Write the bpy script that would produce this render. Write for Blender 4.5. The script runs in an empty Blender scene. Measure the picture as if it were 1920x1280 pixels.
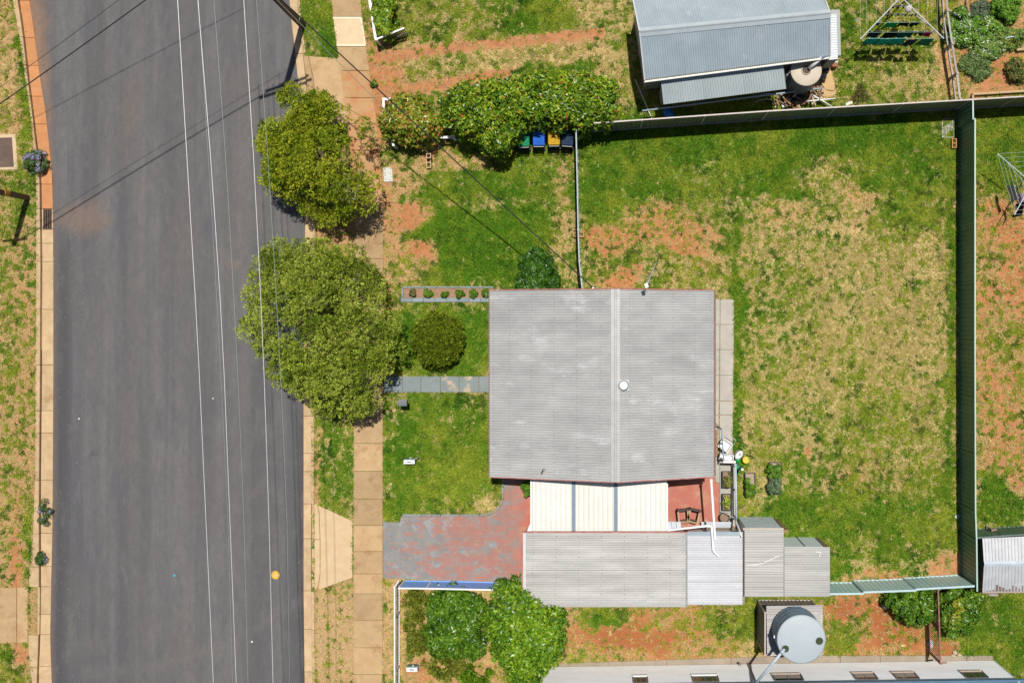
import bpy, bmesh, math, random
import numpy as np
from math import radians as R, sin, cos, pi, sqrt, atan2
random.seed(7); rng = np.random.default_rng(7)
scene = bpy.context.scene
COL = scene.collection

# ------------------------------------------------------------------ camera, sky, sun, exposure
H = 45.0            # drone height in metres
S = 0.022           # metres per photo pixel on the ground
NX, NY = 1130., 610.  # photo pixel straight below the drone
cam = bpy.data.cameras.new('camera'); camo = bpy.data.objects.new('camera', cam); COL.objects.link(camo)
camo.location = (0, 0, H); camo.rotation_euler = (0, 0, 0)
cam.sensor_width = 36.; cam.lens = 36. * H / (1920 * S)
cam.shift_x = (960 - NX) / 1920.; cam.shift_y = (NY - 640) / 1920.
cam.clip_start = 0.5; cam.clip_end = 2000.
scene.camera = camo

SUN = np.array([0.067, 0.235, 1.0]); SUN /= np.linalg.norm(SUN)
elev = math.asin(SUN[2]); azim = atan2(SUN[0], SUN[1])     # azimuth from +Y (north) towards +X
world = bpy.data.worlds.new('World'); scene.world = world; world.use_nodes = True
wn = world.node_tree.nodes; wl = world.node_tree.links
sky = wn.new('ShaderNodeTexSky'); sky.sky_type = 'NISHITA'; sky.sun_disc = False
sky.sun_elevation = elev; sky.sun_rotation = azim
bg = wn['Background']; bg.inputs[1].default_value = 0.05
wl.new(sky.outputs[0], bg.inputs[0])
sl = bpy.data.lights.new('sun', 'SUN'); sl.energy = 4.3; sl.angle = R(0.53); sl.color = (1.0, 0.955, 0.89)
so = bpy.data.objects.new('sun', sl); COL.objects.link(so); so.location = (10, 30, 80)
from mathutils import Vector, Matrix
so.rotation_euler = Vector(SUN).to_track_quat('Z', 'Y').to_euler()
vs = scene.view_settings; vs.view_transform = 'Standard'; vs.look = 'None'; vs.exposure = 0.2; vs.gamma = 1.0
vs.use_curve_mapping = False

# ------------------------------------------------------------------ coordinates
def w2(px, py, z=0.):
    k = S * (1 - z / H)
    return ((px - NX) * k, (NY - py) * k)
def w3(px, py, z=0.):
    x, y = w2(px, py, z); return (x, y, z)
def WP(pts, z=0.): return [w2(a, b, z) for a, b in pts]

# ------------------------------------------------------------------ materials
MATS = {}
def M(name, c1, c2=None, scale=4., rough=.8, metal=0., bump=0., bscale=60., c3=None, scale3=.7, t3=.55,
      rand=0., spec=.4, stretch=(1, 1, 1), attr=None, trans=0., contrast=.5, coat=0.):
    if name in MATS: return MATS[name]
    m = bpy.data.materials.new(name); m.use_nodes = True; MATS[name] = m
    nt = m.node_tree; N = nt.nodes; L = nt.links
    p = N['Principled BSDF']; p.inputs['Roughness'].default_value = rough; p.inputs['Metallic'].default_value = metal
    p.inputs['Specular IOR Level'].default_value = spec
    if coat: p.inputs['Coat Weight'].default_value = coat
    geo = N.new('ShaderNodeNewGeometry'); mp = N.new('ShaderNodeMapping'); mp.inputs['Scale'].default_value = stretch
    L.new(geo.outputs['Position'], mp.inputs[0])
    def noise(sc, det=5., rg=.6):
        n = N.new('ShaderNodeTexNoise'); n.inputs['Scale'].default_value = sc; n.inputs['Detail'].default_value = det
        n.inputs['Roughness'].default_value = rg; L.new(mp.outputs[0], n.inputs['Vector']); return n
    def ramp(src, a, b):
        r = N.new('ShaderNodeMapRange'); r.inputs[1].default_value = a; r.inputs[2].default_value = b
        L.new(src, r.inputs[0]); return r.outputs[0]
    def mix(f, a, b):
        x = N.new('ShaderNodeMix'); x.data_type = 'RGBA'
        for s_, v in ((0, f), (6, a), (7, b)):
            if hasattr(v, 'links'): L.new(v, x.inputs[s_])
            elif s_ == 0: x.inputs[0].default_value = v
            else: x.inputs[s_].default_value = (*v, 1)
        return x.outputs[2]
    if attr:
        a = N.new('ShaderNodeAttribute'); a.attribute_name = attr; col = a.outputs['Color']
    else:
        col = mix(ramp(noise(scale).outputs[0], .5 - .5 * contrast * .6, .5 + .5 * contrast * .6), c1, c2 if c2 else tuple(.82 * v for v in c1))
        if c3: col = mix(ramp(noise(scale3, 7., .68).outputs[0], t3, t3 + .1), col, c3)
    if rand:
        oi = N.new('ShaderNodeObjectInfo'); r_ = N.new('ShaderNodeMapRange')
        r_.inputs[3].default_value = 1 - rand; r_.inputs[4].default_value = 1 + rand; L.new(oi.outputs['Random'], r_.inputs[0])
        h = N.new('ShaderNodeHueSaturation'); L.new(r_.outputs[0], h.inputs['Value']); L.new(col, h.inputs['Color']); col = h.outputs[0]
    if hasattr(col, 'links'): L.new(col, p.inputs['Base Color'])
    else: p.inputs['Base Color'].default_value = (*col, 1)
    if bump:
        b = N.new('ShaderNodeBump'); b.inputs['Strength'].default_value = bump; b.inputs['Distance'].default_value = .02
        L.new(noise(bscale, 4., .7).outputs[0], b.inputs['Height']); L.new(b.outputs[0], p.inputs['Normal'])
    if trans:
        t = N.new('ShaderNodeBsdfTranslucent'); L.new(col, t.inputs[0]); ms = N.new('ShaderNodeMixShader'); ms.inputs[0].default_value = trans
        L.new(p.outputs[0], ms.inputs[1]); L.new(t.outputs[0], ms.inputs[2]); L.new(ms.outputs[0], N['Material Output'].inputs[0])
    return m

# ------------------------------------------------------------------ object helpers
def tag(o, label=None, cat=None, group=None, kind=None):
    if label: o['label'] = label
    if cat: o['category'] = cat
    if group: o['group'] = group
    if kind: o['kind'] = kind
    return o
WO = {}
def thing(name, label, cat, loc=(0, 0, 0), group=None, kind=None, rotz=0.):
    o = bpy.data.objects.new(name, None); COL.objects.link(o); o.location = loc; o.rotation_euler = (0, 0, rotz)
    o.empty_display_size = .2; WO[o] = Vector(loc)
    return tag(o, label, cat, group, kind)
def put(name, mesh, loc, parent=None, rot=(0, 0, 0), scale=None):
    o = bpy.data.objects.new(name, mesh); COL.objects.link(o)
    loc = Vector(loc); WO[o] = loc
    if parent: o.parent = parent; loc = loc - WO[parent]
    o.location = loc; o.rotation_euler = rot
    if scale: o.scale = scale
    return o
def rawmesh(name, v, f, mat=None, smooth=False):
    me = bpy.data.meshes.new(name); me.from_pydata([tuple(map(float, p)) for p in v], [], f)
    if mat: me.materials.append(mat)
    if smooth:
        me.polygons.foreach_set('use_smooth', [True] * len(me.polygons))
    me.update(); return me
class MB:
    def __init__(s): s.v = []; s.f = []
    def add(s, v, f):
        n = len(s.v); s.v += [tuple(p) for p in v]; s.f += [tuple(i + n for i in q) for q in f]; return s
    def box(s, x0, y0, z0, x1, y1, z1):
        return s.prism([(x0, y0), (x1, y0), (x1, y1), (x0, y1)], z0, z1)
    def obox(s, c, d, a=0.):
        ca, sa = cos(a), sin(a); hx, hy = d[0] / 2, d[1] / 2
        return s.prism([(c[0] + u * ca - v * sa, c[1] + u * sa + v * ca) for u, v in ((-hx, -hy), (hx, -hy), (hx, hy), (-hx, hy))], c[2], c[2] + d[2])
    def prism(s, p, z0, z1, inset=0.):
        n = len(p)
        ar = sum(p[i][0] * p[(i + 1) % n][1] - p[(i + 1) % n][0] * p[i][1] for i in range(n))
        if ar < 0: p = list(p)[::-1]
        f = [tuple(range(n))[::-1], tuple(range(n, 2 * n))] + [(i, (i + 1) % n, n + (i + 1) % n, n + i) for i in range(n)]
        cx = sum(a for a, _ in p) / n; cy = sum(b for _, b in p) / n
        top = [(cx + (a - cx) * (1 - inset), cy + (b - cy) * (1 - inset), z1) for a, b in p]
        return s.add([(a, b, z0) for a, b in p] + top, f)
    def rod(s, p, q, r, n=6, r2=None): return s.tube([p, q], r, n, r2)
    def tube(s, pts, r, n=6, r2=None):
        pts = [Vector(p) for p in pts]; r2 = r if r2 is None else r2; m = len(pts); v = []; f = []
        for i, p in enumerate(pts):
            d = (pts[min(i + 1, m - 1)] - pts[max(i - 1, 0)]).normalized()
            u = d.cross(Vector((0, 0, 1)) if abs(d.z) < .95 else Vector((1, 0, 0))).normalized(); w = d.cross(u)
            rr = r + (r2 - r) * i / (m - 1)
            for k in range(n):
                a = 2 * pi * k / n; v.append(p + (u * cos(a) + w * sin(a)) * rr)
        for i in range(m - 1):
            for k in range(n):
                k2 = (k + 1) % n; f.append((i * n + k, (i + 1) * n + k, (i + 1) * n + k2, i * n + k2))
        f += [tuple(range(n)), tuple(range((m - 1) * n, m * n))[::-1]]
        return s.add(v, f)
    def bar(s, p, q, wd, ht):     # rectangular bar between two points
        p = Vector(p); q = Vector(q); d = (q - p).normalized()
        u = d.cross(Vector((0, 0, 1)) if abs(d.z) < .97 else Vector((1, 0, 0))).normalized(); w = u.cross(d)
        v = []
        for c in (p, q):
            for a, b in ((-1, -1), (1, -1), (1, 1), (-1, 1)): v.append(c + u * (a * wd / 2) + w * (b * ht / 2))
        return s.add(v, [(0, 1, 2, 3), (7, 6, 5, 4), (0, 4, 5, 1), (1, 5, 6, 2), (2, 6, 7, 3), (3, 7, 4, 0)])
    def lathe(s, c, prof, n=24):
        v = []; f = []; m = len(prof)
        for r, z in prof:
            for k in range(n):
                a = 2 * pi * k / n; v.append((c[0] + r * cos(a), c[1] + r * sin(a), c[2] + z))
        for i in range(m - 1):
            for k in range(n):
                k2 = (k + 1) % n; f.append((i * n + k, i * n + k2, (i + 1) * n + k2, (i + 1) * n + k))
        f += [tuple(range(n))[::-1], tuple(range((m - 1) * n, m * n))]
        return s.add(v, f)
    def build(s, name, mat, parent=None, smooth=False, bevel=0., org=None):
        a = np.array(s.v)
        if org is None: org = ((a[:, 0].min() + a[:, 0].max()) / 2, (a[:, 1].min() + a[:, 1].max()) / 2, a[:, 2].min())
        me = rawmesh(name, a - np.array(org), s.f, mat, smooth)
        bm = bmesh.new(); bm.from_mesh(me); bmesh.ops.recalc_face_normals(bm, faces=bm.faces)
        if bevel: bmesh.ops.bevel(bm, geom=bm.edges[:], offset=bevel, segments=1, affect='EDGES', clamp_overlap=True)
        bm.to_mesh(me); bm.free()
        if smooth: me.polygons.foreach_set('use_smooth', [True] * len(me.polygons))
        return put(name, me, org, parent)
def fastmesh(name, v, nper, cols, mat):
    """many n-gons, vertices in order, one colour per face group"""
    v = np.asarray(v, dtype=np.float32); nf = len(v) // nper
    me = bpy.data.meshes.new(name); me.vertices.add(len(v)); me.vertices.foreach_set('co', v.ravel())
    me.loops.add(len(v)); me.loops.foreach_set('vertex_index', np.arange(len(v), dtype=np.int32))
    me.polygons.add(nf); me.polygons.foreach_set('loop_start', np.arange(0, len(v), nper, dtype=np.int32))
    me.update(calc_edges=True)
    at = me.color_attributes.new('col', 'FLOAT_COLOR', 'POINT')
    c4 = np.ones((len(v), 4), dtype=np.float32); c4[:, :3] = np.repeat(cols, nper, axis=0)
    at.data.foreach_set('color', c4.ravel())
    me.materials.append(mat); return me

# ------------------------------------------------------------------ numpy noise and polygons
_tab = rng.random((256, 256))
def vnoise(x, y, off=0):
    x = np.asarray(x) + off * 17.3 + 1000; y = np.asarray(y) + off * 9.7 + 1000
    xi = np.floor(x).astype(int); yi = np.floor(y).astype(int); fx = x - xi; fy = y - yi
    fx = fx * fx * (3 - 2 * fx); fy = fy * fy * (3 - 2 * fy)
    t = lambda a, b: _tab[a % 256, b % 256]
    return (t(xi, yi) * (1 - fx) + t(xi + 1, yi) * fx) * (1 - fy) + (t(xi, yi + 1) * (1 - fx) + t(xi + 1, yi + 1) * fx) * fy
def fbm(x, y, off=0, oc=4):
    s = 0; a = .5; t = 0
    for i in range(oc):
        s = s + a * vnoise(x * 2 ** i, y * 2 ** i, off + i * 3); t += a; a *= .55
    return s / t
def inpoly(x, y, poly):
    r = np.zeros(len(x), bool); n = len(poly)
    for i in range(n):
        x0, y0 = poly[i]; x1, y1 = poly[(i + 1) % n]
        if y0 == y1: continue
        c = ((y0 > y) != (y1 > y)) & (x < (x1 - x0) * (y - y0) / (y1 - y0) + x0); r ^= c
    return r
def edgedist(x, y, poly):
    d = np.full(len(x), 1e9); n = len(poly)
    for i in range(n):
        x0, y0 = poly[i]; x1, y1 = poly[(i + 1) % n]; dx, dy = x1 - x0, y1 - y0
        t = np.clip(((x - x0) * dx + (y - y0) * dy) / (dx * dx + dy * dy + 1e-12), 0, 1)
        d = np.minimum(d, np.hypot(x - x0 - t * dx, y - y0 - t * dy))
    return d
# ------------------------------------------------------------------ ground cover map (photo pixels on the ground)
BL = [  # cx, cy, rx, ry, green, straw, orange, strength
 # west verge
 (30,640,60,900,.5,.45,.4,1),(48,120,15,190,.95,.2,.2,1),(12,120,26,110,.35,.6,.4,.8),(40,360,40,60,.75,.4,.3,.9),(45,620,12,300,.5,.4,.5,.7),(28,1060,9,130,.15,.3,1,.9),(58,1040,10,90,.9,.2,.3,.9),(15,640,12,300,.6,.4,.3,.6),(40,1232,22,24,.05,.2,1,1),(12,1230,22,26,.85,.2,.5,.9),(20,1270,40,20,.7,.4,.4,.8),
 # east verge
 (590,50,60,75,.8,.55,.25,1),(612,60,10,70,.95,.2,.2,1),(630,860,60,130,.74,.5,.3,1),(596,880,8,100,.25,.5,.6,.8),(625,450,60,60,.1,.2,.5,1),(625,1195,60,100,.36,.55,.15,1.),
 (735,1190,14,120,.14,.6,.2,1),
 # dirt beside the top footpath and wheel tracks
 (720,150,34,70,.03,.1,.95,1),(705,230,16,60,.05,.1,.9,1),(703,60,20,50,.5,.2,.8,1),
 # north yard
 (960,25,260,50,.72,.62,.3,1),(870,30,60,30,.65,.6,.3,.8),(1020,28,70,36,.93,.3,.1,.9),(1110,15,50,30,.45,.7,.3,.8),(930,112,230,34,.3,.78,.35,1),(845,120,50,22,.6,.6,.2,.8),(1060,130,110,14,.85,.4,.2,.9),(980,135,40,12,.8,.4,.2,.8),
 (1160,100,26,130,.5,.75,.35,.9),(1130,130,20,40,.2,.8,.55,.9),
 # front north yard
 (900,400,230,160,.86,.4,.3,1),(905,445,150,90,1.,.1,.1,1),(1000,350,80,40,.85,.4,.2,.8),(750,330,40,40,.4,.5,.5,.9),(760,405,48,26,.02,.1,.95,1),(735,395,20,60,.1,.3,.7,.9),(787,472,38,27,.02,.08,1,1),(735,480,18,60,.3,.5,.5,1),(750,510,45,22,.5,.6,.5,.9),(850,300,90,20,.4,.6,.5,.9),(930,380,120,10,.6,.8,.2,.8),
 (1062,330,18,110,.25,.6,.6,.9),(1055,470,28,70,.35,.6,.6,.8),(815,280,30,25,.3,.4,.6,.8),
 # front lawns
 (830,640,110,70,.97,.3,.1,1),(900,620,30,60,.95,.2,.1,.8),(830,850,125,115,.94,.4,.08,1),(840,790,60,50,.85,.7,.1,.6),(900,860,40,90,.93,.3,.1,.7),(755,900,30,60,.92,.3,.1,.7),(912,955,22,10,.3,.8,.4,.9),(735,950,30,20,.95,.2,.1,.7),
 # back yard
 (1440,650,420,470,.66,.66,.25,1),(1440,268,390,72,1.,.1,.05,1),(1180,345,110,75,.97,.2,.1,1),(1370,330,90,40,.85,.4,.3,.8),(1480,340,60,45,.95,.35,.05,.9),(1300,330,80,45,.75,.5,.3,.7),(1560,330,70,40,.5,.75,.3,.9),(1690,330,110,60,.86,.4,.2,.9),(1620,385,50,30,.3,.6,.8,.8),
 (1250,440,120,45,.45,.32,.9,.95),(1290,455,46,22,.24,.15,1,1),(1335,465,30,40,.34,.25,1,1),(1130,445,46,28,.34,.25,1,1),(1160,500,80,35,.6,.4,.7,.8),(1215,395,60,24,.35,.5,.9,.7),(1165,520,40,26,.25,.2,1,.95),(1400,480,90,70,.5,.62,.5,.8),(1270,520,40,30,.5,.6,.4,.6),(1365,445,25,40,.8,.3,.2,.7),
 (1470,400,70,35,.45,.6,.6,.8),(1540,480,120,60,.5,.85,.3,.8),(1600,430,40,22,.2,.5,.85,.8),(1730,500,60,60,.35,.7,.7,.9),(1690,420,60,55,.92,.3,.1,.8),(1640,640,185,200,.43,1.,.12,1),(1500,580,110,100,.6,.85,.15,.8),(1560,620,30,120,.4,1.,.1,.7),(1700,700,90,160,.5,.95,.2,.7),(1480,530,60,40,.7,.5,.4,.7),
 (1600,690,30,80,.75,.7,.1,.6),(1440,700,50,180,.62,.75,.3,.8),(1384,700,12,300,.95,.25,.2,.9),(1450,780,70,60,.5,.85,.3,.7),(1550,770,60,40,.5,.95,.2,.7),(1680,640,80,50,.35,1.,.25,.7),
 (1650,800,110,60,.75,.65,.3,.8),(1560,850,70,60,.65,.7,.2,.7),(1720,830,70,60,.6,.85,.2,.7),(1630,890,120,40,.6,.45,.45,.8),(1525,845,10,18,.15,.4,.9,1),(1420,910,45,50,.6,.75,.25,.8),(1490,890,35,60,.75,.8,.05,.8),
 (1580,985,220,60,.9,.4,.1,1),(1500,960,60,30,1.,.15,.1,.8),(1620,1030,60,35,.7,.75,.2,.8),(1690,1020,60,50,.85,.6,.1,.7),(1760,930,50,80,.75,.5,.2,.7),(1780,1060,34,26,.05,.3,.8,1),(1690,1083,200,7,.15,.4,.85,.9),(1785,640,12,400,.9,.2,.3,.8),(1550,1060,50,30,.95,.4,.1,.7),(1392,960,25,20,.6,.4,.4,.8),
 # north-east yard and garden
 (1670,95,115,110,.68,.75,.15,1),(1600,80,40,80,.75,.6,.1,.8),(1700,150,80,40,.55,.9,.15,.8),(1772,120,14,120,.25,.6,.75,.9),(1860,95,70,105,.06,.35,.75,1),(1815,130,40,40,.35,.5,.5,.8),(1870,140,50,36,.03,.15,.9,1),(1810,85,18,20,.05,.2,1,.9),
 # east neighbour's yard
 (1880,600,58,420,.42,.35,.9,1),(1885,270,55,90,.98,.2,.1,1),(1890,430,40,60,.25,.4,1,.9),(1850,480,20,60,.5,.5,.7,.7),(1905,520,25,60,.2,.3,1,.8),(1880,640,50,60,.6,.5,.5,.7),(1880,740,40,40,.3,.5,.95,.8),(1865,925,26,50,1.,.1,.1,.95),(1900,870,30,50,.35,.4,.8,.7),(1880,960,50,30,.85,.3,.2,.9),
 # south neighbour: bare red earth strip
 (1240,1190,200,50,.25,.2,1.35,1),(1130,1160,50,20,.85,.2,.6,.9),(1110,1232,55,12,.6,.5,.5,.8),(1180,1228,60,14,.5,.5,.5,.7),(1260,1160,60,20,.5,.4,.6,.8),(1350,1170,55,30,.75,.4,.5,.9),(1400,1170,22,60,.85,.5,.2,.9),(1330,1215,70,25,.45,.55,.6,.8),(1190,1195,90,16,.06,.1,1.4,.9),(1400,1225,30,22,.15,.8,.4,.8),(1050,1150,30,20,.3,.6,.5,.9),
 (1640,1175,110,65,.24,.15,1.45,1),(1575,1190,40,35,.8,.3,.5,.9),(1610,1175,40,30,.65,.3,.7,.8),(1650,1215,60,16,.35,.5,.7,.8),(1580,1140,35,25,.05,.1,1.5,.9),(1660,1160,40,18,.08,.2,1.5,.8),(1480,1125,100,12,.75,.5,.4,1),
 (1860,1190,90,90,.92,.3,.1,1),(1870,1160,40,30,.85,.7,.1,.8),(1770,1215,25,25,.05,.1,1.4,.9),(1805,1225,25,20,.98,.1,.1,.8),
 # south-west garden
 (850,1190,110,100,.22,.6,.5,1),(880,1118,55,12,.05,.7,.5,.9),(800,1130,40,30,.5,.4,.4,.8),(800,1250,45,22,.12,.4,.85,.9),(880,1262,60,20,.45,.4,.7,.8),(925,1215,25,40,.1,.6,.5,.9),
]
def cover(px, py):
    g = np.full(px.shape, .6); s = np.full(px.shape, .5); o = np.full(px.shape, .4)
    wx = px + 46 * (fbm(px / 45, py / 45, 3) - .5); wy = py + 46 * (fbm(px / 45, py / 45, 9) - .5)
    for cx, cy, rx, ry, a, b, c, st in BL:
        d = np.hypot((wx - cx) / rx, (wy - cy) / ry)
        t = np.clip(1.55 - 1.1 * d, 0, 1) * st; t = t * t * (3 - 2 * t)
        g = g + (a - g) * t; s = s + (b - s) * t; o = o + (c - o) * t
    # wheel tracks of the unsealed driveway
    for pts, hw in (([(690,112),(820,94),(1000,74),(1135,62)], 9), ([(695,178),(780,166),(900,145),(960,140)], 9)):
        ty = np.interp(px, [a for a, _ in pts], [b for _, b in pts]) + 5 * (fbm(px / 30, py / 30, 5) - .5)
        ok = (px > pts[0][0]) & (px < pts[-1][0])
        t = np.clip(1.6 - np.abs(py - ty) / hw, 0, 1) * ok
        g *= 1 - .97 * t; s *= 1 - .85 * t; o = o + (.9 - o) * t
    return np.clip(g, 0, 1) ** 1.4, np.clip(s, 0, 1) ** 1.7, o
ROADL = [(24,0),(35,60),(45,130),(55,200),(63,270),(68,330),(68,500),(67,700),(66,900),(62,1000),(54,1100),(53,1210),(60,1280)]      # kerb back, west
KFL = [(34,0),(43,60),(53,150),(62,220),(70,290),(75,340),(77,480),(76,700),(74,900),(74,1100),(73,1190),(70,1280)]                    # kerb face
GUL = [(53,0),(62,60),(72,140),(82,200),(90,270),(96,330),(98,480),(98,700),(97,900),(96,1000),(94,1100),(92,1200),(95,1280)]          # gutter edge
GUR = [(541,0),(550,80),(558,150),(568,300),(571,420),(568,700),(568,960),(568,1100),(570,1280)]
KFR = [(a + 15, b) for a, b in GUR]; ROADR = [(a + 21, b) for a, b in GUR]
def lx(line, y): return float(np.interp(y, [b for _, b in line], [a for a, _ in line]))

soilt = (.43, .275, .145); soilo = (.43, .188, .078)
def ground_material():
    m = bpy.data.materials.new('earth_and_turf'); m.use_nodes = True; nt = m.node_tree; N = nt.nodes; L = nt.links
    p = N['Principled BSDF']; p.inputs['Roughness'].default_value = .95; p.inputs['Specular IOR Level'].default_value = .1
    at = N.new('ShaderNodeAttribute'); at.attribute_name = 'cover'; sep = N.new('ShaderNodeSeparateColor'); L.new(at.outputs['Color'], sep.inputs[0])
    geo = N.new('ShaderNodeNewGeometry')
    def noise(sc, det=4., rg=.6, off=0.):
        mp = N.new('ShaderNodeMapping'); mp.inputs['Location'].default_value = (off, off * .7, 0); L.new(geo.outputs['Position'], mp.inputs[0])
        n = N.new('ShaderNodeTexNoise'); n.inputs['Scale'].default_value = sc; n.inputs['Detail'].default_value = det; n.inputs['Roughness'].default_value = rg
        L.new(mp.outputs[0], n.inputs['Vector']); return n.outputs[0]
    def mr(src, a, b, c=0., d=1.):
        r = N.new('ShaderNodeMapRange'); L.new(src, r.inputs[0])
        for i, v in ((1, a), (2, b), (3, c), (4, d)): r.inputs[i].default_value = v
        return r.outputs[0]
    def math_(op, a, b):
        x = N.new('ShaderNodeMath'); x.operation = op
        for i, v in ((0, a), (1, b)):
            if hasattr(v, 'links'): L.new(v, x.inputs[i])
            else: x.inputs[i].default_value = v
        return x.outputs[0]
    def mix(f, a, b):
        x = N.new('ShaderNodeMix'); x.data_type = 'RGBA'; x.clamp_factor = True
        for i, v in ((0, f), (6, a), (7, b)):
            if hasattr(v, 'links'): L.new(v, x.inputs[i])
            else: x.inputs[i].default_value = (*v, 1)
        return x.outputs[2]
    soil = mix(sep.outputs[2], soilt, soilo); soil = mix(mr(sep.outputs[2], 1., 1.5), soil, (.30, .095, .030))
    soil = mix(mr(noise(3.5, 6, .7), .42, .62), soil, mix(sep.outputs[2], (.36, .235, .13), (.32, .13, .05)))
    soil = mix(mr(noise(28, 3, .6, 4.), .66, .72), soil, (.58, .46, .34))          # pale pebbles and litter
    straw = mix(mr(noise(9, 4, .6, 2.), .35, .65), (.52, .41, .185), (.42, .33, .14))
    green = mix(mr(noise(2.2, 4, .6, 7.), .38, .62), (.075, .15, .012), (.16, .205, .022))
    fs = math_('SUBTRACT', sep.outputs[1], mr(noise(12., 5, .75, 11.), .3, .7)); fs = mr(fs, -.12, .12)
    fg = math_('SUBTRACT', sep.outputs[0], mr(noise(11., 5, .75, 19.), .3, .7)); fg = mr(fg, -.1, .16)
    c = mix(fs, soil, straw); c = mix(fg, c, green)
    L.new(c, p.inputs['Base Color'])
    b = N.new('ShaderNodeBump'); b.inputs['Strength'].default_value = .6; b.inputs['Distance'].default_value = .03
    L.new(noise(22, 5, .7, 3.), b.inputs['Height']); L.new(b.outputs[0], p.inputs['Normal'])
    return m
def build_ground():
    fx = np.arange(-26.5, 19.5, .125); fy = np.arange(-16.5, 15.5, .125)
    far = np.array([700., 350, 180, 90, 55, 38, 30])
    gx = np.concatenate([-far - 0, fx, far[::-1]]); gy = np.concatenate([-far, fy, far[::-1]])
    X, Y = np.meshgrid(gx, gy); px = X / S + NX; py = NY - Y / S
    Z = .022 * (fbm(X * 1.1, Y * 1.1, 2) - .5) + .01 * (fbm(X * 6, Y * 6, 5) - .5) - .004
    cpx = np.clip(py, 0, 1280)
    l = np.interp(cpx, [b for _, b in KFL], [a for a, _ in KFL]); r = np.interp(cpx, [b for _, b in KFR], [a for a, _ in KFR])
    road = (px > l - 3) & (px < r + 3)
    Z[road] = -.2
    nx, ny = len(gx), len(gy)
    v = np.stack([X, Y, Z], -1).reshape(-1, 3)
    i = np.arange(nx * ny).reshape(ny, nx)
    q = np.stack([i[:-1, :-1], i[:-1, 1:], i[1:, 1:], i[1:, :-1]], -1).reshape(-1, 4)
    me = bpy.data.meshes.new('ground'); me.vertices.add(len(v)); me.vertices.foreach_set('co', v.astype(np.float32).ravel())
    me.loops.add(q.size); me.loops.foreach_set('vertex_index', q.astype(np.int32).ravel())
    me.polygons.add(len(q)); me.polygons.foreach_set('loop_start', np.arange(0, q.size, 4, dtype=np.int32))
    me.update(calc_edges=True)
    g, s, o = cover(px.ravel(), py.ravel())
    at = me.color_attributes.new('cover', 'FLOAT_COLOR', 'POINT')
    at.data.foreach_set('color', np.stack([g, s, o, np.ones_like(g)], -1).astype(np.float32).ravel())
    me.materials.append(ground_material())
    return tag(put('ground', me, (0, 0, 0)), 'mottled ground of red earth, straw and green turf around the houses', 'ground', kind='structure')
build_ground()

# ------------------------------------------------------------------ road
def road_material():
    m = bpy.data.materials.new('asphalt'); m.use_nodes = True; nt = m.node_tree; N = nt.nodes; L = nt.links
    p = N['Principled BSDF']; p.inputs['Roughness'].default_value = .85; p.inputs['Specular IOR Level'].default_value = .25
    at = N.new('ShaderNodeAttribute'); at.attribute_name = 'wear'; sep = N.new('ShaderNodeSeparateColor'); L.new(at.outputs['Color'], sep.inputs[0])
    geo = N.new('ShaderNodeNewGeometry')
    def noise(sc, st=(1, 1, 1), det=5., rg=.6):
        mp = N.new('ShaderNodeMapping'); mp.inputs['Scale'].default_value = st; L.new(geo.outputs['Position'], mp.inputs[0])
        n = N.new('ShaderNodeTexNoise'); n.inputs['Scale'].default_value = sc; n.inputs['Detail'].default_value = det; n.inputs['Roughness'].default_value = rg
        L.new(mp.outputs[0], n.inputs['Vector']); return n.outputs[0]
    def mr(src, a, b, c=0., d=1.):
        r = N.new('ShaderNodeMapRange'); L.new(src, r.inputs[0])
        for i, v in ((1, a), (2, b), (3, c), (4, d)): r.inputs[i].default_value = v
        return r.outputs[0]
    def mix(f, a, b, bt='MIX'):
        x = N.new('ShaderNodeMix'); x.data_type = 'RGBA'; x.blend_type = bt
        for i, v in ((0, f), (6, a), (7, b)):
            if hasattr(v, 'links'): L.new(v, x.inputs[i])
            elif i == 0: x.inputs[0].default_value = v
            else: x.inputs[i].default_value = (*v, 1)
        return x.outputs[2]
    base = mix(mr(noise(1.1, (1, .03, 1), 5, .6), .40, .60), (.10, .10, .107), (.175, .168, .165))
    base = mix(mr(noise(.35, (1, .5, 1), 5, .6), .45, .7), base, (.14, .13, .122))
    base = mix(mr(noise(1.3, (1, .3, 1), 4), .5, .75), base, (.112, .112, .126))
    base = mix(mr(sep.outputs[1], 0., 1., 0., .9), base, (.05, .05, .053))                # dark fresh bitumen edge
    base = mix(mr(sep.outputs[0], 0., 1., 0., .95), base, (.36, .2, .11))               # dust blown in from the gutter
    base = mix(mr(sep.outputs[2], 0., 1., 0., .55), base, (.20, .178, .16))             # pale worn track
    base = mix(mr(noise(5., (1, .5, 1), 8, .78), .35, .65, 0., .5), base, (.082, .08, .083)); base = mix(mr(noise(2.3, (1, .35, 1), 8, .75), .52, .66, 0., .6), base, (.165, .155, .145))
    base = mix(mr(noise(16, (1, 1, 1), 6, .8), .58, .72, 0., .5), base, (.15, .14, .13))
    st = noise(75, (1, 1, 1), 2, .5)
    base = mix(mr(st, .3, .7, .0, .6), base, (.05, .05, .054)); base = mix(mr(noise(110, (1, 1, 1), 1, .4), .66, .74, 0, .5), base, (.3, .28, .25))
    L.new(base, p.inputs['Base Color'])
    b = N.new('ShaderNodeBump'); b.inputs['Strength'].default_value = .4; b.inputs['Distance'].default_value = .01
    L.new(st, b.inputs['Height']); L.new(b.outputs[0], p.inputs['Normal'])
    return m
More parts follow.
